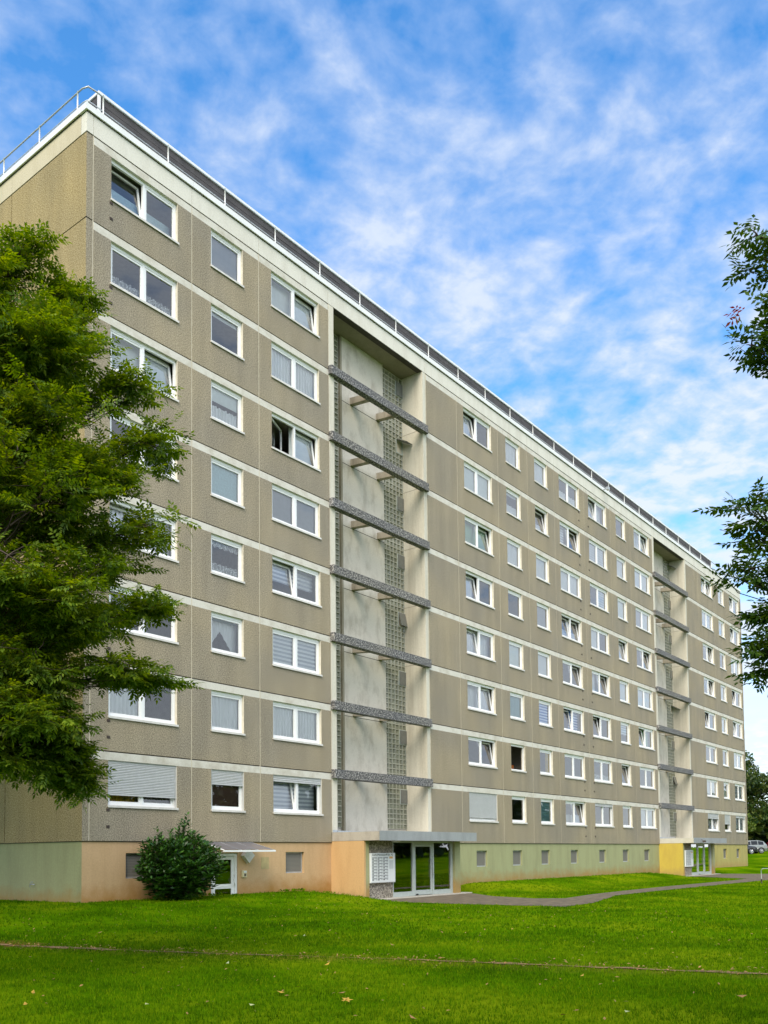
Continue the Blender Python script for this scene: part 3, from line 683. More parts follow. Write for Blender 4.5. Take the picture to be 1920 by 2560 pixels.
def stair(x0, x1, dx, zlow, side_mat, first):
    xi0, xi1 = x0+.32, x1-.20
    top = ZT+0.05; bot = 0.40
    r = MB()      # back wall panel
    r.box(xi0+1.83, RD-.06, bot, xi1-1.63, RD+.1, top, 0)
    r.quad((xi0, RD+.08, bot), (xi1, RD+.08, bot), (xi1, RD+.08, top), (xi0, RD+.08, top), 0)
    for k in range(1, NF): r.box(xi0+1.83, RD-.066, k*H-.10, xi1-1.63, RD-.061, k*H-.08, 1)
    r.box(xi0+1.71, RD-.07, bot, xi0+1.83, RD+.05, top, 2)
    r.build('recess_wall', [MT['recess'], MT['joint_and_shade'], MT['soffit']], B)
    sp = MB(); sp.quad((xi1, 0.25, bot), (xi1, RD+.08, bot), (xi1, RD+.08, top), (xi1, 0.25, top)); sp.quad((xi0, .25, bot), (xi0, .25, top), (xi0, RD+.08, top), (xi0, RD+.08, bot))
    for k in range(1, NF): sp.box(xi1-.003, .01, k*H-.02, xi1-.001, RD+.05, k*H, 1)
    sp.build('recess_side', [MT['recess_side'], MT['soffit']], B)
    pl_ = MB().box(x0+.01, -.012, bot, xi0, .25, ZT+.0).box(xi1, -.012, bot, x1+.02, .25, ZT).build('pilaster', MT['recess_side'], B)
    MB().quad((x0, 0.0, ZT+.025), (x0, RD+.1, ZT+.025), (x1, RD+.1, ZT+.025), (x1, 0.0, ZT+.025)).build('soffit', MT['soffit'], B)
    # glass block strips
    vents = []
    for k in range(NF): zv = k*H+ (1.72 if k else 1.72); vents.append((zv, zv+.70))
    hb = ZT-.6
    ch = 2.8/12
    vz = []
    for k in range(NF):
        c0 = round((k*H+1.75-bot-.25)/ch)*ch; vz.append((c0, c0+3*ch))
    a = strip_me(1.70, ZT-bot-.25, []); a.build('glass_block_strip', [MT['block'], MT['mortar']], B, loc=(xi0, RD+.05, bot+.25))
    b = strip_me(1.62, ZT-bot-.25, vz); b.build('glass_block_strip', [MT['block'], MT['mortar']], B, loc=(xi1-1.62, RD+.05, bot+.25))
    cw = 1.62/6
    for k, (v0, v1) in enumerate(vz):
        ang = 0
        if first and k == 6: ang = 62
        if first and k == 3: ang = 12
        if not first and k in (7, 3): ang = 60
        if not first and k in (1,): ang = 14
        awning_vent(xi1-2*cw, bot+.25+v0, 2*cw, v1-v0, ang, RD+.04)
    # beams with corbels
    for k in range(1, NF):
        z = k*H
        bm2 = MB(); ya, yb = -.20, .10
        za, zb_ = z-.21, z+.15
        xa, xb = x0-.02, x1+.02
        prof = [(xa+.0, ya+.05), (xa+.05, ya), (xb-.05, ya), (xb, ya+.05)]
        # chamfered ends: front face, two bevels, two ends, top, bottom
        pts = prof+[(xb, yb), (xa, yb)]
        bm2.poly([(x, y, za) for x, y in reversed(pts)]); bm2.poly([(x, y, zb_) for x, y in pts])
        for q in range(6):
            (ax, ay), (bx, by) = pts[q], pts[(q+1) % 6]; bm2.quad((ax, ay, za), (bx, by, za), (bx, by, zb_), (ax, ay, zb_))
        o = bm2.build('cross_beam', MT['agg_dark'], B)
        for bx in (xi0+2.38, xi0+4.25):
            cb = MB(); y0, y1 = .101, RD-.062; A0, A1, B0, B1 = z-.15, z+.12, z-.05, z+.24
            cb.poly([(bx, y0, A0), (bx, y1, B0), (bx, y1, B1), (bx, y0, A1)]); cb.poly([(bx+.26, y0, A0), (bx+.26, y0, A1), (bx+.26, y1, B1), (bx+.26, y1, B0)])
            cb.quad((bx, y0, A0), (bx+.26, y0, A0), (bx+.26, y1, B0), (bx, y1, B0)); cb.quad((bx, y0, A1), (bx, y1, B1), (bx+.26, y1, B1), (bx+.26, y0, A1))
            cb.build('corbel', MT['corbel'], o)
    # entrance box
    yf = -1.65; zb0 = -2.45
    e = MB().box(x0, yf, zb0, x0+.001+.10, .06, .03, 0)
    o = e.build('porch_wall', side_mat, B); o['label'] = 'apricot painted porch side wall' if first else 'bright yellow painted porch side wall'
    for pa, pb, pc in ((x0+.102, x0+.32, -.4), (x1-.5, x1-.06, .06)):
        o = MB().box(pa, yf, zb0, pb, pc, .03).build('porch_pier', MT['green'], B)
    MB().box(x0+.01, yf+.06, zb0-.001, x0+.1, .05, zb0).build('porch_base', MT['soffit'], B) if False else None
    MB().box(x0-.004, yf+.0, -2.6, x0-.001, .05, -2.17).build('porch_base', MT['joint_and_shade'] if False else MT['soffit'], B) if first else None
    MB().box(x0+.321, yf+.10, zb0, x0+1.98, yf+.25, .03).build('pebble_panel', MT['pebble'], B)
    # canopy
    c = MB(); cy0 = -2.45
    c.box(x0, cy0+.03, .04, x1+.05, -.001, .39, 0); o = c.build('canopy', MT['canopy_side'], B)
    f = MB()
    xs = [x0-.012, x0+3.4, x1+.08] if first else [x0-.012, x0+3.4, x1+.35]
    for a, b in zip(xs[:-1], xs[1:]): f.box(a+.004, cy0, .03, b-.004, cy0+.028, .41)
    f.build('fascia', MT['zinc'], o)
    MB().box(x0+.05, cy0+.2, .39, x1, RD, .402).box(x0+.02, -.03, .403, x0+.3, .0, .5).box(x0+.35, -.02, .405, x0+3.2, .02, .47).build('flashing', MT['steel'], o)
    # glazed front: frame, door, side lights
    yg = yf+.12; gx0 = x0+2.0; gx1 = x1-.505
    fr = MB(); P = [(gx0, gx0+.055), (gx0+1.40, gx0+1.53), (gx0+2.86, gx0+2.97), (gx1-.14, gx1)]
    zt_ = .028; zs_ = -2.27
    for a, b in P: fr.box(a, yg, zs_, b, yg+.10, zt_)
    fr.box(P[0][1], yg, -.04, P[1][0], yg+.10, zt_).box(P[1][1], yg, -.10, P[2][0], yg+.10, zt_).box(P[2][1], yg, -.04, P[3][0], yg+.10, zt_)
    fr.box(P[0][1], yg, zs_, P[1][0], yg+.10, -2.08).box(P[2][1], yg, zs_, P[3][0], yg+.10, -2.08)
    o = fr.build('glazed_front', MT['alu'], B)
    for a, b in ((P[0][1], P[1][0]), (P[2][1], P[3][0])): MB().quad((a, yg+.05, -2.08), (b, yg+.05, -2.08), (b, yg+.05, -.04), (a, yg+.05, -.04)).build('pane', MT['doorglass'], o)
    dx0, dx1 = P[1][1]+.01, P[2][0]-.01
    d = MB().box(dx0, yg+.02, -2.25, dx1, yg+.08, -2.05).box(dx0, yg+.02, -.20, dx1, yg+.08, -.105).box(dx0, yg+.02, -2.05, dx0+.09, yg+.08, -.20).box(dx1-.09, yg+.02, -2.05, dx1, yg+.08, -.20)
    o = d.build('entrance_door', MT['alu'], B)
    MB().quad((dx0+.09, yg+.05, -2.05), (dx1-.09, yg+.05, -2.05), (dx1-.09, yg+.05, -.20), (dx0+.09, yg+.05, -.20)).build('pane', MT['doorglass'], o)
    MB().tube([(dx1-.045, yg+.02, -1.5), (dx1-.045, yg-.05, -1.5), (dx1-.045, yg-.05, -.75), (dx1-.045, yg+.02, -.75)], .016, 6).build('handle', MT['steel'], o, True)
    MB().box(dx0+.1, yg+.03, -2.25, dx0+.28, yg+.02, -2.2).build('kick_plate', MT['steel'], o)
    # lobby: back wall, side walls, roof underside
    lb = MB().quad((x0+.33, 3.2, -2.3), (x1-.07, 3.2, -2.3), (x1-.07, 3.2, 0), (x0+.33, 3.2, 0)).quad((x0+.33, -1.5, -.001), (x0+.33, 3.2, -.001), (x1-.07, 3.2, -.001), (x1-.07, -1.5, -.001)).quad((x0+.33, -.4, -2.3), (x0+.33, 3.2, -2.3), (x0+.33, 3.2, 0), (x0+.33, -.4, 0)).quad((x0+.33, -1.5, -2.28), (x1-.07, -1.5, -2.28), (x1-.07, 3.2, -2.28), (x0+.33, 3.2, -2.28))
    lb.box(x0+2.9, 1.2, -2.28, x0+3.0, 3.1, -.01).build('lobby', MT['lobby'], B)
    lp = MB().tube([(x0+1.75, yf-.25, .028), (x0+1.75, yf-.25, -.03)], [.2, .15], 16); lp.build('porch_lamp', MT['lampglass'], B, True)
    MB().box(x0+.02, yf-.22, -2.45, x1+.55, yf+.3, -2.275).build('threshold', MT['slab'], B)
    # bell and letterbox panel on the pebble panel
    px0, px1, pz0, pz1 = x0+.35, x0+1.96, -1.64, -.46; W_ = px1-px0; Hh = pz1-pz0
    bp = empty('bell_panel', (px0, yf+.10, pz0))
    tag(bp, 'white bell and letterbox panel beside the glass doors of the nearer porch' if first else 'white bell and letterbox panel beside the glass doors of the yellow porch', 'bell panel')
    MB().box(0, -.14, 0, W_, -.002, Hh).box(.03, -.15, .03, W_-.03, -.1401, Hh-.03).build('case', MT['panelwhite'], bp)
    lb_ = MB(); 
    for c in range(3):
        for r_ in range(8):
            X = .09+c*.355; Zb = .10+r_*.118
            lb_.box(X, -.156, Zb+.045, X+.31, -.1505, Zb+.092, 0); lb_.box(X, -.158, Zb, X+.105, -.1505, Zb+.03, 1); lb_.box(X+.215, -.157, Zb+.006, X+.31, -.1505, Zb+.026, 2)
    for r_ in range(8): lb_.box(1.20, -.156, .56+r_*.042, 1.46, -.1505, .575+r_*.042, 2)
    lb_.build('name_plates', [MT['plategrey'], MT['black'], MT['plategrey']], bp)
    MB().box(1.21, -.157, .955, 1.43, -.1505, 1.04).build('notice', MT['orangetag'], bp)
    if first:
        tm = text_mesh('Carlo-Mierendorff-Str. 42', 0.118, MT['black']); xs_ = [v.co.x for v in tm.vertices]; s_w = max(xs_)
        link('lettering', tm, bp, (.085, -.1535, 1.075), (R(90), 0, 0)).scale = (1.36/s_w, 1, 1)
    else:
        q = MB()
        for a in range(11): q.box(.10+a*.118, -.157, 1.08, .10+a*.118+rng.uniform(.06, .1), -.1505, 1.12)
        q.build('lettering', MT['plategrey'], bp)
MT['canopy_side'] = concrete('canopy_concrete', (0.44, 0.40, 0.34), (0.25, 0.22, 0.19), 0.6, zsc=0.6)
MT['lobby'] = simple('lobby_wall', (0.22, 0.24, 0.13), 0.8)
stair(J[3], J[4], 0, 0, MT['peach'], True)
MT['canopy_side'] = concrete('pale_canopy_concrete', (0.60, 0.57, 0.48), (0.45, 0.41, 0.33), 0.5, zsc=0.6)
stair(J[12], J[13], 0, 0, MT['yellow'], False)

# cellar door with glazed canopy
d = MB(); dx0, dx1, dz0, dz1 = 5.18, 6.41, -2.30, -.42; y0, y1 = .09, .17
d.box(dx0, y0, dz0, dx0+.08, y1, dz1).box(dx1-.12, y0, dz0, dx1, y1, dz1).box(dx0+.08, y0, dz1-.09, dx1-.12, y1, dz1)
door = d.build('cellar_door', MT['white'], B)
lf = MB(); a, b = dx0+.09, dx1-.13
lf.box(a, y0+.02, dz0, a+.12, y1-.01, dz1-.10).box(b-.13, y0+.02, dz0, b, y1-.01, dz1-.10).box(a+.12, y0+.02, dz1-.22, b-.13, y1-.01, dz1-.10).box(a+.12, y0+.02, -1.66, b-.13, y1-.01, -1.50).box(a+.12, y0+.02, dz0, b-.13, y1-.01, dz0+.12)
lf.box(a+.25, y0+.01, -1.60, b-.25, y0+.019, -1.56); lf.build('leaf', MT['white'], door)
MB().quad((a+.12, .13, -1.5), (b-.13, .13, -1.5), (b-.13, .13, dz1-.22), (a+.12, .13, dz1-.22)).quad((a+.12, .13, dz0+.12), (b-.13, .13, dz0+.12), (b-.13, .13, -1.66), (a+.12, .13, -1.66)).build('pane', MT['doorglass'], door)
MB().tube([(b-.03, .09, -1.18), (b-.03, .02, -1.18), (b-.12, .0, -1.36), (b-.03, .02, -1.56), (b-.03, .09, -1.56)], .016, 6).build('handle', MT['white'], door, True)
aw = MB(); bx0, bx1, fx0, fx1, fy, fz = 4.80, 7.08, 4.78, 7.22, -1.02, -.34
for t in (0, .333, .667, 1): 
    xb_, xf_ = bx0+(bx1-bx0)*t, fx0+(fx1-fx0)*t*.97+.03; aw.tube([(xb_, .05, -.035), (xf_, fy, fz+.02)], .022, 4)
aw.box(fx0, fy-.04, fz-.03, fx1, fy+.03, fz+.03); aw.tube([(fx0+.1, .05, -.42), (fx0+.1, fy+.05, fz-.03)], .018, 4); aw.tube([(bx0, .04, -.03), (bx1, .04, -.03)], .025, 4)
awo = aw.build('door_canopy', MT['white'], B)
MB().quad((bx0, .03, -.02), (bx1, .03, -.02), (fx1-.05, fy, fz+.045), (fx0+.05, fy, fz+.045)).build('pane', sheer('canopy_glass', (0.17, 0.16, 0.165), 0.25), awo)
lm = MB().box(-.19, -.16, -.19, .19, -.01, .19, 0).box(-.205, -.06, -.205, .205, -.0, .205, 1); lo = lm.build('wall_lamp', [MT['lampglass'], MT['sill']], B, loc=(6.83, .05, -.50)); lo.rotation_euler = (0, R(45), 0)
MB().box(6.58, -.01, -1.28, 6.80, .058, -1.03, 0).box(6.65, -.02, -1.12, 6.78, -.0101, -1.05, 1).box(6.67, -.02, -1.24, 6.75, -.0101, -1.15, 2).build('intercom', [MT['beige'], MT['panelwhite'], MT['vent']], B)
MB().box(7.58, .052, -1.0, 7.98, .059, -.56).build('wall_patch', simple('olive_patch', (0.42, 0.34, 0.16), .8), B)
MB().tube([(0.02, 2.62, -1.35), (-.12, 2.62, -1.33), (-.14, 2.6, -1.42)], .022, 6).tube([(-.06, 2.55, -1.27), (-.06, 2.69, -1.27)], .012, 5).build('water_tap', MT['steel'], B, True)
fl = MB().tube([(0, 0, 0), (0, -.25, .02)], .03, 6).box(-.12, -.42, -.08, .12, -.25, .1); fl.build('flood_light', MT['steel'], B, loc=(38.6, -.05, ZT+.72))
fl2 = MB().tube([(0, 0, .1), (0, -.1, .0)], .02, 6).box(-.1, -.28, -.12, .1, -.1, .02); fl2.build('flood_light', MT['vent'], B, loc=(48.6, -2.46, .2))

# ------------------------------------------------------------------ vegetation
def unit(a): return a/np.maximum(np.linalg.norm(a, axis=-1, keepdims=True), 1e-9)
def leaflets(base, dirs, nrm, ln, wd):
    """diamond leaf per row, slightly folded"""
    side = unit(np.cross(dirs, nrm))*wd[:, None]
    mid = base + dirs*(ln*0.45)[:, None]
    tip = base + dirs*ln[:, None] - np.array([0, 0, 1.0])*(ln*0.12)[:, None]
    return np.stack([base, mid+side, tip, mid-side], 1).reshape(-1, 3)
def compound(P, D, pairs, L_, l, w_, up_j=0.45):
    n = len(P); D = unit(D); upv = unit(np.array([0, 0, 1.0]) + nrg.normal(0, up_j, (n, 3)))
    S = unit(np.cross(D, upv)); Nn = unit(np.cross(S, D)); out = []
    Ls = L_*nrg.uniform(.8, 1.15, n)
    for i in range(pairs):
        b = P + D*(Ls*(i+1)/(pairs+.7))[:, None]
        for sg in (-1, 1):
            dd = unit(S*sg*.86 + D*.5 + nrg.normal(0, .12, (n, 3)) - np.array([0, 0, .12]))
            k = l*nrg.uniform(.75, 1.1, n)*(1-.35*abs(i/(pairs-.999)-.4)); out.append(leaflets(b, dd, Nn, k, k*w_))
    out.append(leaflets(P + D*(Ls)[:, None]*.95, unit(D+nrg.normal(0, .1, (n, 3))), Nn, l*nrg.uniform(.8, 1.1, n), np.full(n, l*w_)))
    return np.concatenate(out)
def curve(a, b, sag, n=6, wob=0.06):
    a, b = Vector(a), Vector(b); out = []
    ln = (b-a).length
    for i in range(n+1):
        t = i/n; p = a.lerp(b, t); p.z += sag*ln*math.sin(t*math.pi)
        if 0 < i < n: p += Vector((rng.gauss(0, wob), rng.gauss(0, wob), rng.gauss(0, wob*.6)))*ln*.35
        out.append(p)
    return out
def pinnate_tree(name, base, top, r0, boughs, twigs, per, pairs, l, lm, label, cat, w_=.20, red=None):
    t = empty(name, base); tag(t, label, cat); inv = Vector(base)
    tm = MB(); tc_ = curve(base, top, 0, 8, .02); tm.tube(tc_, [r0*(1-.75*i/8)*(1.35 if i == 0 else 1) for i in range(9)], 10)
    PP, DD = [], []
    for (c, rx, rz) in boughs:
        c = Vector(c); hz = max(.42, min(.97, (c.z-base[2]-.45*((c-Vector(base)).to_2d().length))/(top[2]-base[2])))
        st = tc_[int(hz*8)]
        lb = curve(st, c, .06, 7, .05); lr = .012+.012*(c-st).length*.55
        tm.tube(lb, [max(.006, lr*(1-.82*i/7)) for i in range(8)], 6)
        for q in range(twigs):
            u = unit(nrg.normal(0, 1, 3)); rr = nrg.uniform(.45, 1.0)
            e = c + Vector((u[0]*rx*rr, u[1]*rx*rr, u[2]*rz*rr)); s0 = lb[rng.choice((4, 5, 6, 7))]
            tw = curve(s0, e, rng.uniform(-.05, .12), 5, .08); tm.tube(tw, [.009, .008, .006, .005, .004, .002], 3, cap=False)
            for j in range(per):
                f = rng.uniform(.35, 1.0) if j else 1.0; i0 = min(4, int(f*5)); p = tw[i0].lerp(tw[i0+1], f*5-i0)
                d = (tw[i0+1]-tw[i0]).normalized(); az = rng.uniform(0, 6.28)
                PP.append(p); DD.append(d*.6+Vector((math.cos(az)*.8, math.sin(az)*.8, rng.uniform(-.45, .35))))
    V = compound(np.array([tuple(p) for p in PP]), np.array([tuple(d) for d in DD]), pairs, l*2.6, l, w_)
    off = np.array(base)
    crown = link('crown', np_mesh('crown', V-off, 4, lm), t)
    for v in range(len(tm.v)): tm.v[v] = tuple(Vector(tm.v[v])-inv)
    tm.build('trunk', MT['bark'], t, smooth=True)
    return t
LB = [((-9.66, -13.11, 7.50), .50, .34), ((-8.95, -13.2, 7.25), .36, .30), ((-9.62, -13.07, 6.66), .75, .42), ((-9.05, -13.3, 6.72), .42, .28), ((-9.25, -13.6, 6.10), .72, .40), ((-9.65, -13.71, 5.2), .85, .5),
      ((-8.62, -13.6, 6.02), .42, .24), ((-8.48, -13.68, 5.20), .58, .30), ((-8.9, -13.4, 4.7), .6, .3), ((-9.52, -13.79, 4.2), .85, .45), ((-8.45, -13.65, 4.05), .58, .26), ((-8.75, -13.3, 3.55), .55, .26), ((-8.38, -13.72, 2.98), .46, .18),
      ((-9.38, -13.86, 2.95), .85, .42), ((-9.67, -13.42, 2.1), .75, .38), ((-8.15, -13.45, 1.95), .55, .14), ((-8.85, -13.55, 2.05), .6, .22), ((-9.57, -13.47, 1.28), .66, .26), ((-9.0, -13.1, .98), .46, .16), ((-8.68, -12.98, .66), .32, .12),
      ((-9.5, -12.7, .95), .5, .25), ((-10.16, -13.7, 3.2), .8, .5), ((-10.0, -13.6, 4.6), .8, .5), ((-10.1, -13.4, 6.0), .8, .5), ((-10.1, -13.0, 7.0), .7, .4), ((-9.75, -12.9, 1.05), .5, .25), ((-9.95, -12.6, .8), .45, .22), ((-9.4, -13.2, 1.55), .55, .25), ((-9.2, -13.3, 1.25), .4, .18), ((-9.9, -13.2, 1.5), .6, .3), ((-8.85, -13.0, .85), .3, .15), ((-8.62, -12.95, .5), .34, .16), ((-8.85, -12.95, .95), .4, .2), ((-9.15, -13.05, 1.3), .4, .2), ((-9.5, -13.0, .75), .4, .2)]
LBs = [((x+.2, y-.26, z), a, b) if i in (6, 7, 8, 10, 11, 12, 15, 16) else ((x, y, z), a, b) for i, ((x, y, z), a, b) in enumerate(LB)]
ex = []
while len(ex) < 26:
    p = Vector((rng.uniform(-13.4, -7.4), rng.uniform(-14, -8), rng.uniform(1.4, 7.6))); d = p-Vector((-10.2, -10.9, 0)); rad = d.to_2d().length
    lat = d.x*.61-d.y*.79
    if rad < 3.3 and lat < 1.25-.12*abs(p.z-4): ex.append((p, .9, .45))
EDGE = [(0.3, 2.5), (1.1, 2.5), (1.5, 3.7), (2.2, 3.4), (2.8, 3.6), (3.9, 3.3), (4.4, 3.5), (5.0, 3.6), (5.8, 3.4), (6.4, 2.9), (7.0, 2.5), (8.0, 2.2)]
def edge(z):
    for (a, b), (c, d) in zip(EDGE[:-1], EDGE[1:]):
        if a <= z <= c: return b+(d-b)*(z-a)/(c-a)
    return 2.0
for _ in range(46):
    z = rng.uniform(1.7, 7.3); s_ = rng.uniform(.2, 1)**.6*(edge(z)-.62); dpt = rng.uniform(-1.7, 1.5)
    ex.append(((-10.2+.61*s_+.79*dpt, -10.9-.79*s_+.61*dpt, z), rng.uniform(.4, .75), rng.uniform(.22, .42)))
pinnate_tree('rowan_tree', (-10.25, -10.9, gz(-10.25, -10.9)), (-10.2, -11.3, 7.0), .17, LBs+ex, 22, 11, 5, .092, MT['leafL'],
             'large rowan tree with feathery green leaves covering the left edge of the block', 'tree')
def rp_(px, py, rx, rz):
    x = -8.72+(px-1890)*7/2250*.61; y = -22.05-(px-1890)*7/2250*.79; return ((x, y, -.5+(2127-py)/2250*7), rx, rz)
RB = [rp_(1912, 575, .17, .13), rp_(1922, 655, .2, .1), rp_(1890, 860, .17, .08), rp_(1925, 890, .2, .12), rp_(1868, 1262, .17, .08), rp_(1898, 1330, .2, .10), rp_(1925, 1290, .2, .15), rp_(1858, 1432, .20, .07), rp_(1905, 1420, .22, .11),
      rp_(1905, 1535, .13, .05), rp_(1925, 1570, .18, .1), rp_(1872, 1628, .18, .055), rp_(1915, 1610, .2, .1), rp_(1908, 1690, .14, .05), rp_(1930, 780, .2, .12)]
for px in (2150, 2260, 2370, 2480):
    for py in (500, 800, 1100, 1400, 1650): RB.append(rp_(px+rng.uniform(-40, 40), py+rng.uniform(-80, 80), .36, .25))
RT = (-7.2, -23.0)
rtree = pinnate_tree('rowan_tree', (RT[0], RT[1], gz(*RT)), (-7.25, -22.95, 4.3), .11, RB, 7, 7, 4, .072, MT['leafR'],
             'darker rowan whose leafy branches reach in from the right against the sky', 'tree', w_=.23)
rc = Vector((-8.77, -22.02, 3.70)); V = compound(np.array([tuple(rc)]*3)+nrg.normal(0, .02, (3, 3)), np.array([[-.6, .75, -.2], [-.5, .8, -.5], [-.7, .6, .1]]), 3, .12, .055, .2)
link('red_leaves', np_mesh('red_leaves', V-np.array([RT[0], RT[1], gz(*RT)]), 4, MT['leafred']), rtree)

# laurel bush against the plinth
def bush():
    base = Vector((2.85, -1.05, gz(2.85, -1.05))); t = empty('laurel_bush', base)
    tag(t, 'dense dark green laurel bush with upright sprigs beside the white cellar door', 'bush')
    PP, DD = [], []; st = MB()
    tips = []
    for q in range(900):
        u = unit(nrg.normal(0, 1, 3)); k = nrg.uniform(.80, 1.05)*(1+.10*math.sin(5*u[0]+2)*math.sin(4*u[2]+1)+.07*math.sin(9*u[0]))
        e = Vector((u[0]*1.62*k, u[1]*.95*k, u[2]*1.05*k))
        if e.z < 0: e.x *= 1-.35*(-e.z/1.05)**2; e.y *= 1-.35*(-e.z/1.05)**2
        tips.append(e+Vector((0, 0, 1.02)))
    for (x, y, z) in ((.30, .3, 2.55), (.62, .35, 2.75), (.38, .25, 2.35), (-.3, .1, 2.2), (-.75, .0, 2.05), (.9, .2, 2.2), (-1.3, -.1, 1.75), (.1, .2, 2.25), (.7, .3, 2.4), (1.15, .1, 2.05), (-.5, -.2, 2.15), (.45, .3, 2.6), (.55, .32, 2.45), (.25, .28, 2.4), (-.85, .05, 2.25), (-1.0, .0, 1.95), (1.3, .0, 1.8), (.8, .25, 2.15), (-1.55, -.2, 1.5), (-.1, .2, 2.1)): tips.append(Vector((x, y, z)))
    for e in tips:
        a = Vector((e.x*.25, e.y*.25, .15+e.z*.35)); c = curve(a, e, .08, 4, .05); st.tube(c, [.012, .01, .008, .006, .003], 4, cap=False)
        for j in range(15):
            f = 1-.62*(j/15)**1.1; i0 = min(3, int(f*4)); p = c[i0].lerp(c[i0+1], f*4-i0); d = (c[i0+1]-c[i0]).normalized(); az = j*2.4
            PP.append(p); DD.append(d*.55+Vector((math.cos(az)*.8, math.sin(az)*.8, .25)))
    P = np.array([tuple(p) for p in PP]); D = unit(np.array([tuple(d) for d in DD])+nrg.normal(0, .15, (len(PP), 3)))
    nn = unit(np.array([0, 0, 1.0])+nrg.normal(0, .5, P.shape)); l = nrg.uniform(.13, .20, len(P))
    ok = P[:, 2] > .05
    V = leaflets(P[ok], D[ok], nn[ok], l[ok], l[ok]*.21)
    link('leaves', np_mesh('leaves', V, 4, MT['laurel']), t); st.build('stem', MT['bark'], t)
bush()

# broad trees beyond the end of the block
def broad_tree(name, x, y, h, rad, lm, label, n=5200, q=.30, zlow=.28, seed=0):
    rg = np.random.default_rng(seed); z0 = gz(x, y); t = empty(name, (x, y, z0)); tag(t, label, 'tree', None)
    cl = []
    for _ in range(26):
        u = unit(rg.normal(0, 1, 3)); k = rg.uniform(.35, .85); cl.append((u[0]*rad*k, u[1]*rad*k, h*(zlow+(1-zlow)*.5)+u[2]*h*(1-zlow)*.46*k))
    V = []
    for c in cl:
        m = n//26; u = unit(rg.normal(0, 1, (m, 3)))*(rg.uniform(.5, 1, (m, 1))**.5); P = np.array(c)+u*np.array([rad*.36, rad*.36, h*.11])
        d = unit(rg.normal(0, 1, (m, 3))-np.array([0, 0, .3])); nn = unit(np.array([0, 0, 1.0])+rg.normal(0, .6, (m, 3))); s = q*rg.uniform(.6, 1.3, m)
        V.append(leaflets(P, d, nn, s, s*.32))
    link('crown', np_mesh('crown', np.concatenate(V), 4, lm), t)
    tm = MB(); tm.tube([(0, 0, -.2), (.05, 0, h*.2), (0, .1, h*.45), (.1, 0, h*.75)], [h*.03, h*.022, h*.016, h*.006], 8)
    for c in cl[:10]: tm.tube(curve((0, 0, h*rng.uniform(.2, .45)), c, .05, 4, .04), [h*.010, h*.008, h*.006, h*.004, h*.002], 5)
    tm.build('trunk', MT['bark'], t, True); return t
BT = [('tree', 116.0, 14.5, 14.6, 5.6, 'leafB', 'dark tall tree beyond the end of the block behind the parked cars'),
      ('tree', 123.5, 6.5, 15.6, 6.2, 'leafB', 'tallest dark tree at the right edge of the photo behind the car park'),
      ('tree', 106.6, 12.4, 5.6, 2.3, 'leafY', 'small light green tree growing next to the far corner of the block')]
for i, (nm, x, y, h, rad, lm, lab) in enumerate(BT): broad_tree(nm, x, y, h, rad, MT[lm], lab, seed=i+3, n=15000 if i < 2 else 4000, q=.42 if i < 2 else .28, zlow=.26 if i < 2 else .34)
def wood(name, label, pts, seed):
    rg = np.random.default_rng(seed); V = []
    for (x, y, h, rad) in pts:
        m = 520; z0 = gz(x, y); u = unit(rg.normal(0, 1, (m, 3)))*(rg.uniform(.3, 1, (m, 1))**.4)
        P = np.array([x, y, z0+h*.52])+u*np.array([rad, rad, h*.5]); d = unit(rg.normal(0, 1, (m, 3))); nn = unit(np.array([0, 0, 1.0])+rg.normal(0, .6, (m, 3))); s = 1.7*rg.uniform(.6, 1.2, m)
        V.append(leaflets(P, d, nn, s, s*.35))
    o = link(name, np_mesh(name, np.concatenate(V), 4, MT['leafB'])); tag(o, label, 'wood', None, 'stuff')
wood('distant_wood', 'band of dark trees closing off the ground behind the car park', [(rng.uniform(138, 165), -35+i*4.2+rng.uniform(-2, 2), rng.uniform(6, 11), rng.uniform(3, 4.5)) for i in range(24)] + [(126+i*3.0, 22-i*3.6, 5.5, 3.2) for i in range(9)], 5)
wood('distant_wood', 'row of trees across the lawn mirrored in the ground floor glass', [(-30+i*6.4+rng.uniform(-2, 2), rng.uniform(-72, -60), rng.uniform(9, 15), rng.uniform(4, 6)) for i in range(30)], 6)

for i, (x, y, h_, rad) in enumerate([(-22.5, -27.5, 16, 4.6), (-30, -24, 15, 5), (-25, -34, 16, 5), (-17, -38, 14, 5), (-6.5, 2.5, 16, 3.0), (-7.5, 8.5, 16, 3.6), (-8.2, -2.5, 15, 2.4)]):  # out-of-view trees added to cast shade on near lawn and gable
    t = broad_tree('tree', x, y, h_, rad, MT['leafL'], 'unseen broad tree added to shade the near lawn' if i < 4 else 'unseen tall tree added to shade the gable end', seed=40+i, n=4200, q=.55, zlow=.24)
    t['group'] = 'trees added to shade the near lawn' if i < 4 else 'trees added to shade the gable end'
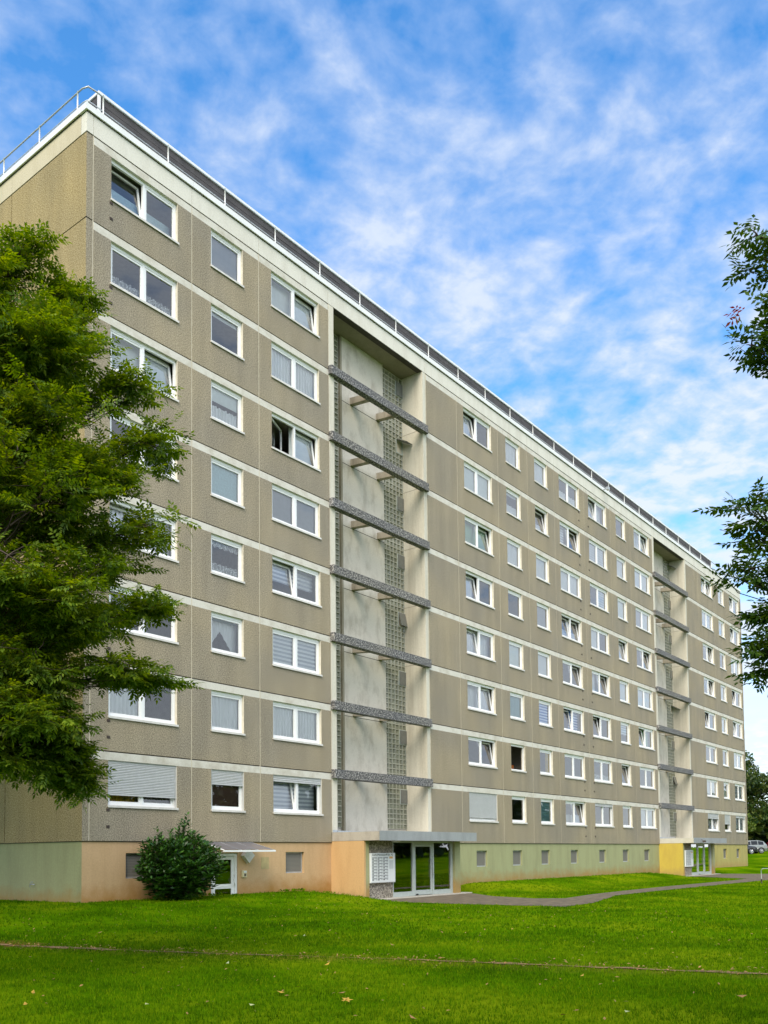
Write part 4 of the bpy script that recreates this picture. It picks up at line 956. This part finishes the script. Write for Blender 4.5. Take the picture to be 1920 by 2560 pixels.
# ------------------------------------------------------------------ grass
def grass(n, d0, d1, hgt, wid, seed, pw):
    rg = np.random.default_rng(seed); out = []; cnt = 0
    u = rg.uniform(0, 1, n*2); d = (d0**pw+(d1**pw-d0**pw)*u)**(1/pw); az = rg.uniform(R(14), R(90), n*2)
    X = CAM.x+d*np.sin(az); Y = CAM.y+d*np.cos(az)
    P = []
    for x, y in zip(X, Y):
        if y > -.0 and -0.0 < x < XE: continue
        if (11.4 < x < 18.6 or 46.9 < x < 54.1) and y > -1.9: continue
        if in_path(x, y): continue
        if -9 < x < 0 and seg_d(x, y, TRAIL) < rg.exponential(.16 if y > -9 else .05): continue
        P.append((x, y, gz(x, y)))
        if len(P) >= n: break
    P = np.array(P); m = len(P); V = []
    for b in range(5):
        az = rg.uniform(0, 6.28, m); o = rg.normal(0, .03+.01*hgt, (m, 2)); h = hgt*rg.uniform(.5, 1.25, m); ln = rg.uniform(.1, .75, m)*h
        b0 = P+np.stack([o[:, 0], o[:, 1], np.zeros(m)], 1); sx = np.stack([np.cos(az), np.sin(az), np.zeros(m)], 1)*wid*.5; az2 = az+1.57+rg.normal(0, .5, m)
        tip = b0+np.stack([np.cos(az2)*ln, np.sin(az2)*ln, h], 1)
        V.append(np.stack([b0-sx, b0+sx, tip], 1).reshape(-1, 3))
    return np.concatenate(V)
GV = np.concatenate([grass(52000, 7.5, 20, .050, .008, 1, 1.1), grass(42000, 18, 75, .060, .020, 2, 1.0)])
go = link('grass', np_mesh('grass', GV, 3, MT['blade'])); tag(go, 'short mown grass blades all over the lawn', 'grass', None, 'stuff')
# weeds at the foot of the wall
def weed(x, y, n, s):
    rg = np.random.default_rng(int(x*100)); P = np.array([[0, 0, .02]]*n)+rg.normal(0, 1, (n, 3))*np.array([.35, .08, .0]); az = rg.uniform(0, 6.28, n)
    d = unit(np.stack([np.cos(az), np.sin(az), rg.uniform(.4, 1.6, n)], 1)); l = s*rg.uniform(.6, 1.3, n)
    o = link('weed', np_mesh('weed', leaflets(P, d, unit(rg.normal(0, 1, (n, 3))), l, l*.2), 4, MT['blade']), None, (x, y, gz(x, y))); return o
for x, lab in ((9.0, 'low leafy weed under the square cellar window right of the white door'), (10.6, 'low leafy weed by the foot of the apricot porch wall'), (4.75, 'low leafy weed between the laurel bush and the white door')):
    tag(weed(x, -.15, 60, .13), lab, 'weed', 'weeds along the foot of the wall')

# fallen leaves
def leaf_me(name, kind, mat, s):
    if kind == 'maple':
        m = MB(); k = 10; pts = []
        for i in range(k):
            a = i/k*6.283; r = s*(.5 if i % 2 == 0 else .22)*(1.15 if i in (4, 6) else 1); pts.append((r*math.cos(a), r*math.sin(a), .012*s*10*rng.uniform(.2, 1)))
        for i in range(k): m.poly([(0, 0, .02), pts[i], pts[(i+1) % k]])
        m.tube([(0, 0, .02), (-.7*s, .1*s, .03)], .004, 3)
    else:
        m = MB(); m.quad((-s*.5, 0, .02), (0, -s*.22, .008), (s*.5, 0, .03), (0, s*.22, .015)).poly([(-s*.5, 0, .021), (-s*.7, .02, .03), (-s*.5, .006, .022)])
    return m.mesh(name, mat)
lm_big = leaf_me('fallen_leaf', 'maple', MT['litter1'], .16); lm_y = leaf_me('fallen_leaf', 'oval', MT['litter1'], .12); lm_t = leaf_me('fallen_leaf', 'oval', MT['litter2'], .12); lm_p = leaf_me('fallen_leaf', 'oval', MT['palel'], .11)
o = link('fallen_leaf', lm_big, None, (-7.39, -16.71, gz(-7.39, -16.71)+.045), (R(12), R(-14), .4)); tag(o, 'big yellow pointed maple leaf lying on the near lawn', 'leaf')
fl_ = [(-4.8, -14.11, 0), (-6.79, -14.54, 0), (-7.89, -18.07, 1), (-4.44, -20.55, 1), (-3.83, -18.14, 0), (-1.41, -10.44, 2), (-3.33, -5.77, 1), (-9.25, -12.82, 0), (-9.83, -13.63, 0), (-6.24, -19.84, 2), (-.32, -18.19, 0), (-7.4, -15.58, 0), (-1.86, -13.19, 1), (-7.0, -16.3, 1), (-8.3, -16.0, 2), (-5.6, -12.6, 2), (-9.0, -14.9, 2), (-3.1, -15.2, 1)]
for (x, y, k) in fl_:
    o = link('fallen_leaf', (lm_y, lm_t, lm_p)[k], None, (x, y, gz(x, y)+.035), (rng.uniform(-.35, .35), rng.uniform(-.35, .35), rng.uniform(0, 6)))
    tag(o, ('small yellow oval leaf lying on the near lawn', 'small tan oval leaf lying on the near lawn', 'small pale green oval leaf lying on the near lawn')[k], 'leaf', ('yellow leaves on the lawn', 'tan leaves on the lawn', 'pale leaves on the lawn')[k])
P = []
for _ in range(1500):
    a = rng.randrange(len(fine)); p = fine[a]; P.append((p[0]+rng.gauss(0, .28), p[1]+rng.gauss(0, .2)))
for _ in range(800): P.append((rng.uniform(-11, 12), rng.uniform(-20, -1)))
P = np.array([(x, y, gz(x, y)+.025+.02*rng.random()) for x, y in P]); m = len(P); az = nrg.uniform(0, 6.28, m)
V = leaflets(P, unit(np.stack([np.cos(az), np.sin(az), nrg.normal(0, .3, m)], 1)), unit(np.array([0, 0, 1.])+nrg.normal(0, .25, (m, 3))), nrg.uniform(.04, .085, m), nrg.uniform(.009, .018, m))
o = link('leaf_litter', np_mesh('leaf_litter', V, 4, MT['litter2'])); tag(o, 'dry leaf litter scattered along the earth trail and lawn', 'leaf litter', None, 'stuff')

# ------------------------------------------------------------------ hoop and cars
h = empty('bike_hoop', (36.16, -9.82, gz(36.16, -9.82))); tag(h, 'grey steel tube hoop standing at the edge of the path', 'bike stand')
dx, dy = .61*.95, -.79*.95
MB().tube([(0, 0, .22), (0, 0, .70), (dx*.03, dy*.03, .76), (dx*.10, dy*.10, .80), (dx*.9, dy*.9, .80), (dx*.97, dy*.97, .76), (dx, dy, .70), (dx, dy, .22)], .022, 8).build('hoop', MT['hoopsteel'], h, True)
for t in (0, 1): MB().tube([(dx*t, dy*t, -.1), (dx*t, dy*t, .219)], .036, 8).build('foot_sleeve', MT['vent'], h, True)
carglass = simple('car_glass', (0.012, 0.014, 0.016), 0.15, var=0.0, spec=0.35); tyre = simple('tyre', (0.015, 0.015, 0.015), 0.8); rim = simple('alloy_rim', (0.55, 0.56, 0.58), 0.3, metal=0.7)
def car(name, x, y, rz, paint, label, suv=True):
    t = empty(name, (x, y, gz(x, y)+.02), rz); tag(t, label, 'car')
    hh = 1.66 if suv else 1.45; L2 = 2.3
    #    x, zlow, zbelt, zroof, half width low, half width roof
    st = [(-2.30, .45, .80, .86, .70, .62), (-2.18, .32, .98, 1.06, .84, .70), (-1.75, .28, 1.02, hh-.12, .90, .66), (-1.0, .25, 1.02, hh, .91, .66), (-.1, .25, 1.00, hh-.01, .91, .66), (.55, .25, .98, hh-.14, .91, .66), (1.15, .25, .97, 1.05, .91, .74), (1.9, .28, .88, .93, .88, .72), (2.22, .34, .72, .78, .76, .62), (2.30, .42, .60, .64, .62, .52)]
    b = MB(); g_ = MB(); rings = []
    for (sx, zl, zb_, zr, w1, w2) in st: rings.append([(sx, -w1*.94, zl), (sx, -w1, (zl+zb_)/2), (sx, -w1*.97, zb_), (sx, -w2, zr), (sx, w2, zr), (sx, w1*.97, zb_), (sx, w1, (zl+zb_)/2), (sx, w1*.94, zl)])
    for a, c in zip(rings[:-1], rings[1:]):
        for q in range(8):
            b.quad(a[q], c[q], c[(q+1) % 8], a[(q+1) % 8])
    b.poly(list(reversed(rings[0]))); b.poly(rings[-1])
    def lerp(p, q, s): return tuple(p[i]+(q[i]-p[i])*s for i in range(3))
    for i in (2, 3, 4, 5):       # side windows a few mm proud of the shell
        for (lo, hi, sg) in ((2, 3, -1), (5, 4, 1)):
            a0, a1 = rings[i][lo], rings[i][hi]; c0, c1 = rings[i+1][lo], rings[i+1][hi]; e = .05
            pts = [lerp(lerp(a0, a1, .12), lerp(c0, c1, .12), e), lerp(lerp(a0, a1, .12), lerp(c0, c1, .12), 1-e), lerp(lerp(a0, a1, .88), lerp(c0, c1, .88), 1-e), lerp(lerp(a0, a1, .88), lerp(c0, c1, .88), e)]
            g_.poly([(p[0], p[1]+sg*.008, p[2]+.004) for p in (pts if sg < 0 else reversed(pts))])
    for (i, k) in ((5, 1), (1, 1)):
        a, c = rings[i], rings[i+1]; pts = [lerp(a[3], c[3], .12), lerp(a[3], c[3], .9), lerp(a[4], c[4], .9), lerp(a[4], c[4], .12)]
        g_.poly([(p[0]+(.008 if i == 5 else -.008), p[1]*.93, p[2]+.008) for p in pts])
    b.build('body', paint, t); g_.build('car_window', carglass, t)
    for (wx, wy) in ((-1.38, -.80), (1.40, -.80), (-1.38, .80), (1.40, .80)):
        sg = 1 if wy > 0 else -1; wl = MB().tube([(wx, wy-.11*sg, .34), (wx, wy+.115*sg, .34)], .345, 20).build('wheel', tyre, t)
        rm = MB()
        for q in range(7):
            a = q/7*6.283; rm.tube([(wx, wy+.125*sg, .34), (wx+.24*math.cos(a), wy+.122*sg, .34+.24*math.sin(a))], [.05, .03], 5)
        rm.tube([(wx+.235*math.cos(a), wy+.12*sg, .34+.235*math.sin(a)) for a in [k*6.283/18 for k in range(19)]], .022, 4); rm.build('rim', rim, wl)
        MB().tube([(wx+.40*math.cos(a), wy+.09*sg, .34+.40*math.sin(a)) for a in [k*3.1416/12 for k in range(13)]], .05, 5).build('wheel_arch', tyre, t)
    for sg in (-1, 1):
        MB().box(2.12, sg*.62-.13, .62, 2.28, sg*.62+.13, .76).build('headlight', MT['lampglass'], t); MB().box(-2.31, sg*.64-.1, .74, -2.2, sg*.64+.1, .92).build('tail_light', simple('tail_light', (.35, .02, .02), .3), t)
    MB().box(2.255, -.45, .36, 2.32, .45, .56).build('grille', tyre, t)
    return t
ang = math.atan2(-.79, .61)
silver = simple('silver_paint', (0.27, 0.29, 0.275), 0.25, metal=0.5, var=.02, coat=.5); dark = simple('dark_paint', (0.02, 0.02, 0.024), 0.2, var=.02, coat=.6)
red = simple('red_paint', (0.36, 0.02, 0.03), 0.25, var=.02, coat=.6); whitep = simple('white_paint', (0.72, 0.72, 0.72), 0.3, var=.02, coat=.4)
car('parked_car', 103.5, 10.0, ang+math.pi, silver, 'silver grey estate car parked on the grass edge beyond the block')
car('parked_car', 100.9, 10.5, ang, dark, 'black car parked in front of the silver one near the far corner', False)
car('parked_car', 128.5, 11.8, ang, red, 'red car parked further back behind the silver one', False)
car('parked_car', 130.2, 9.6, ang+.1, whitep, 'white car parked next to the red one far back', False)
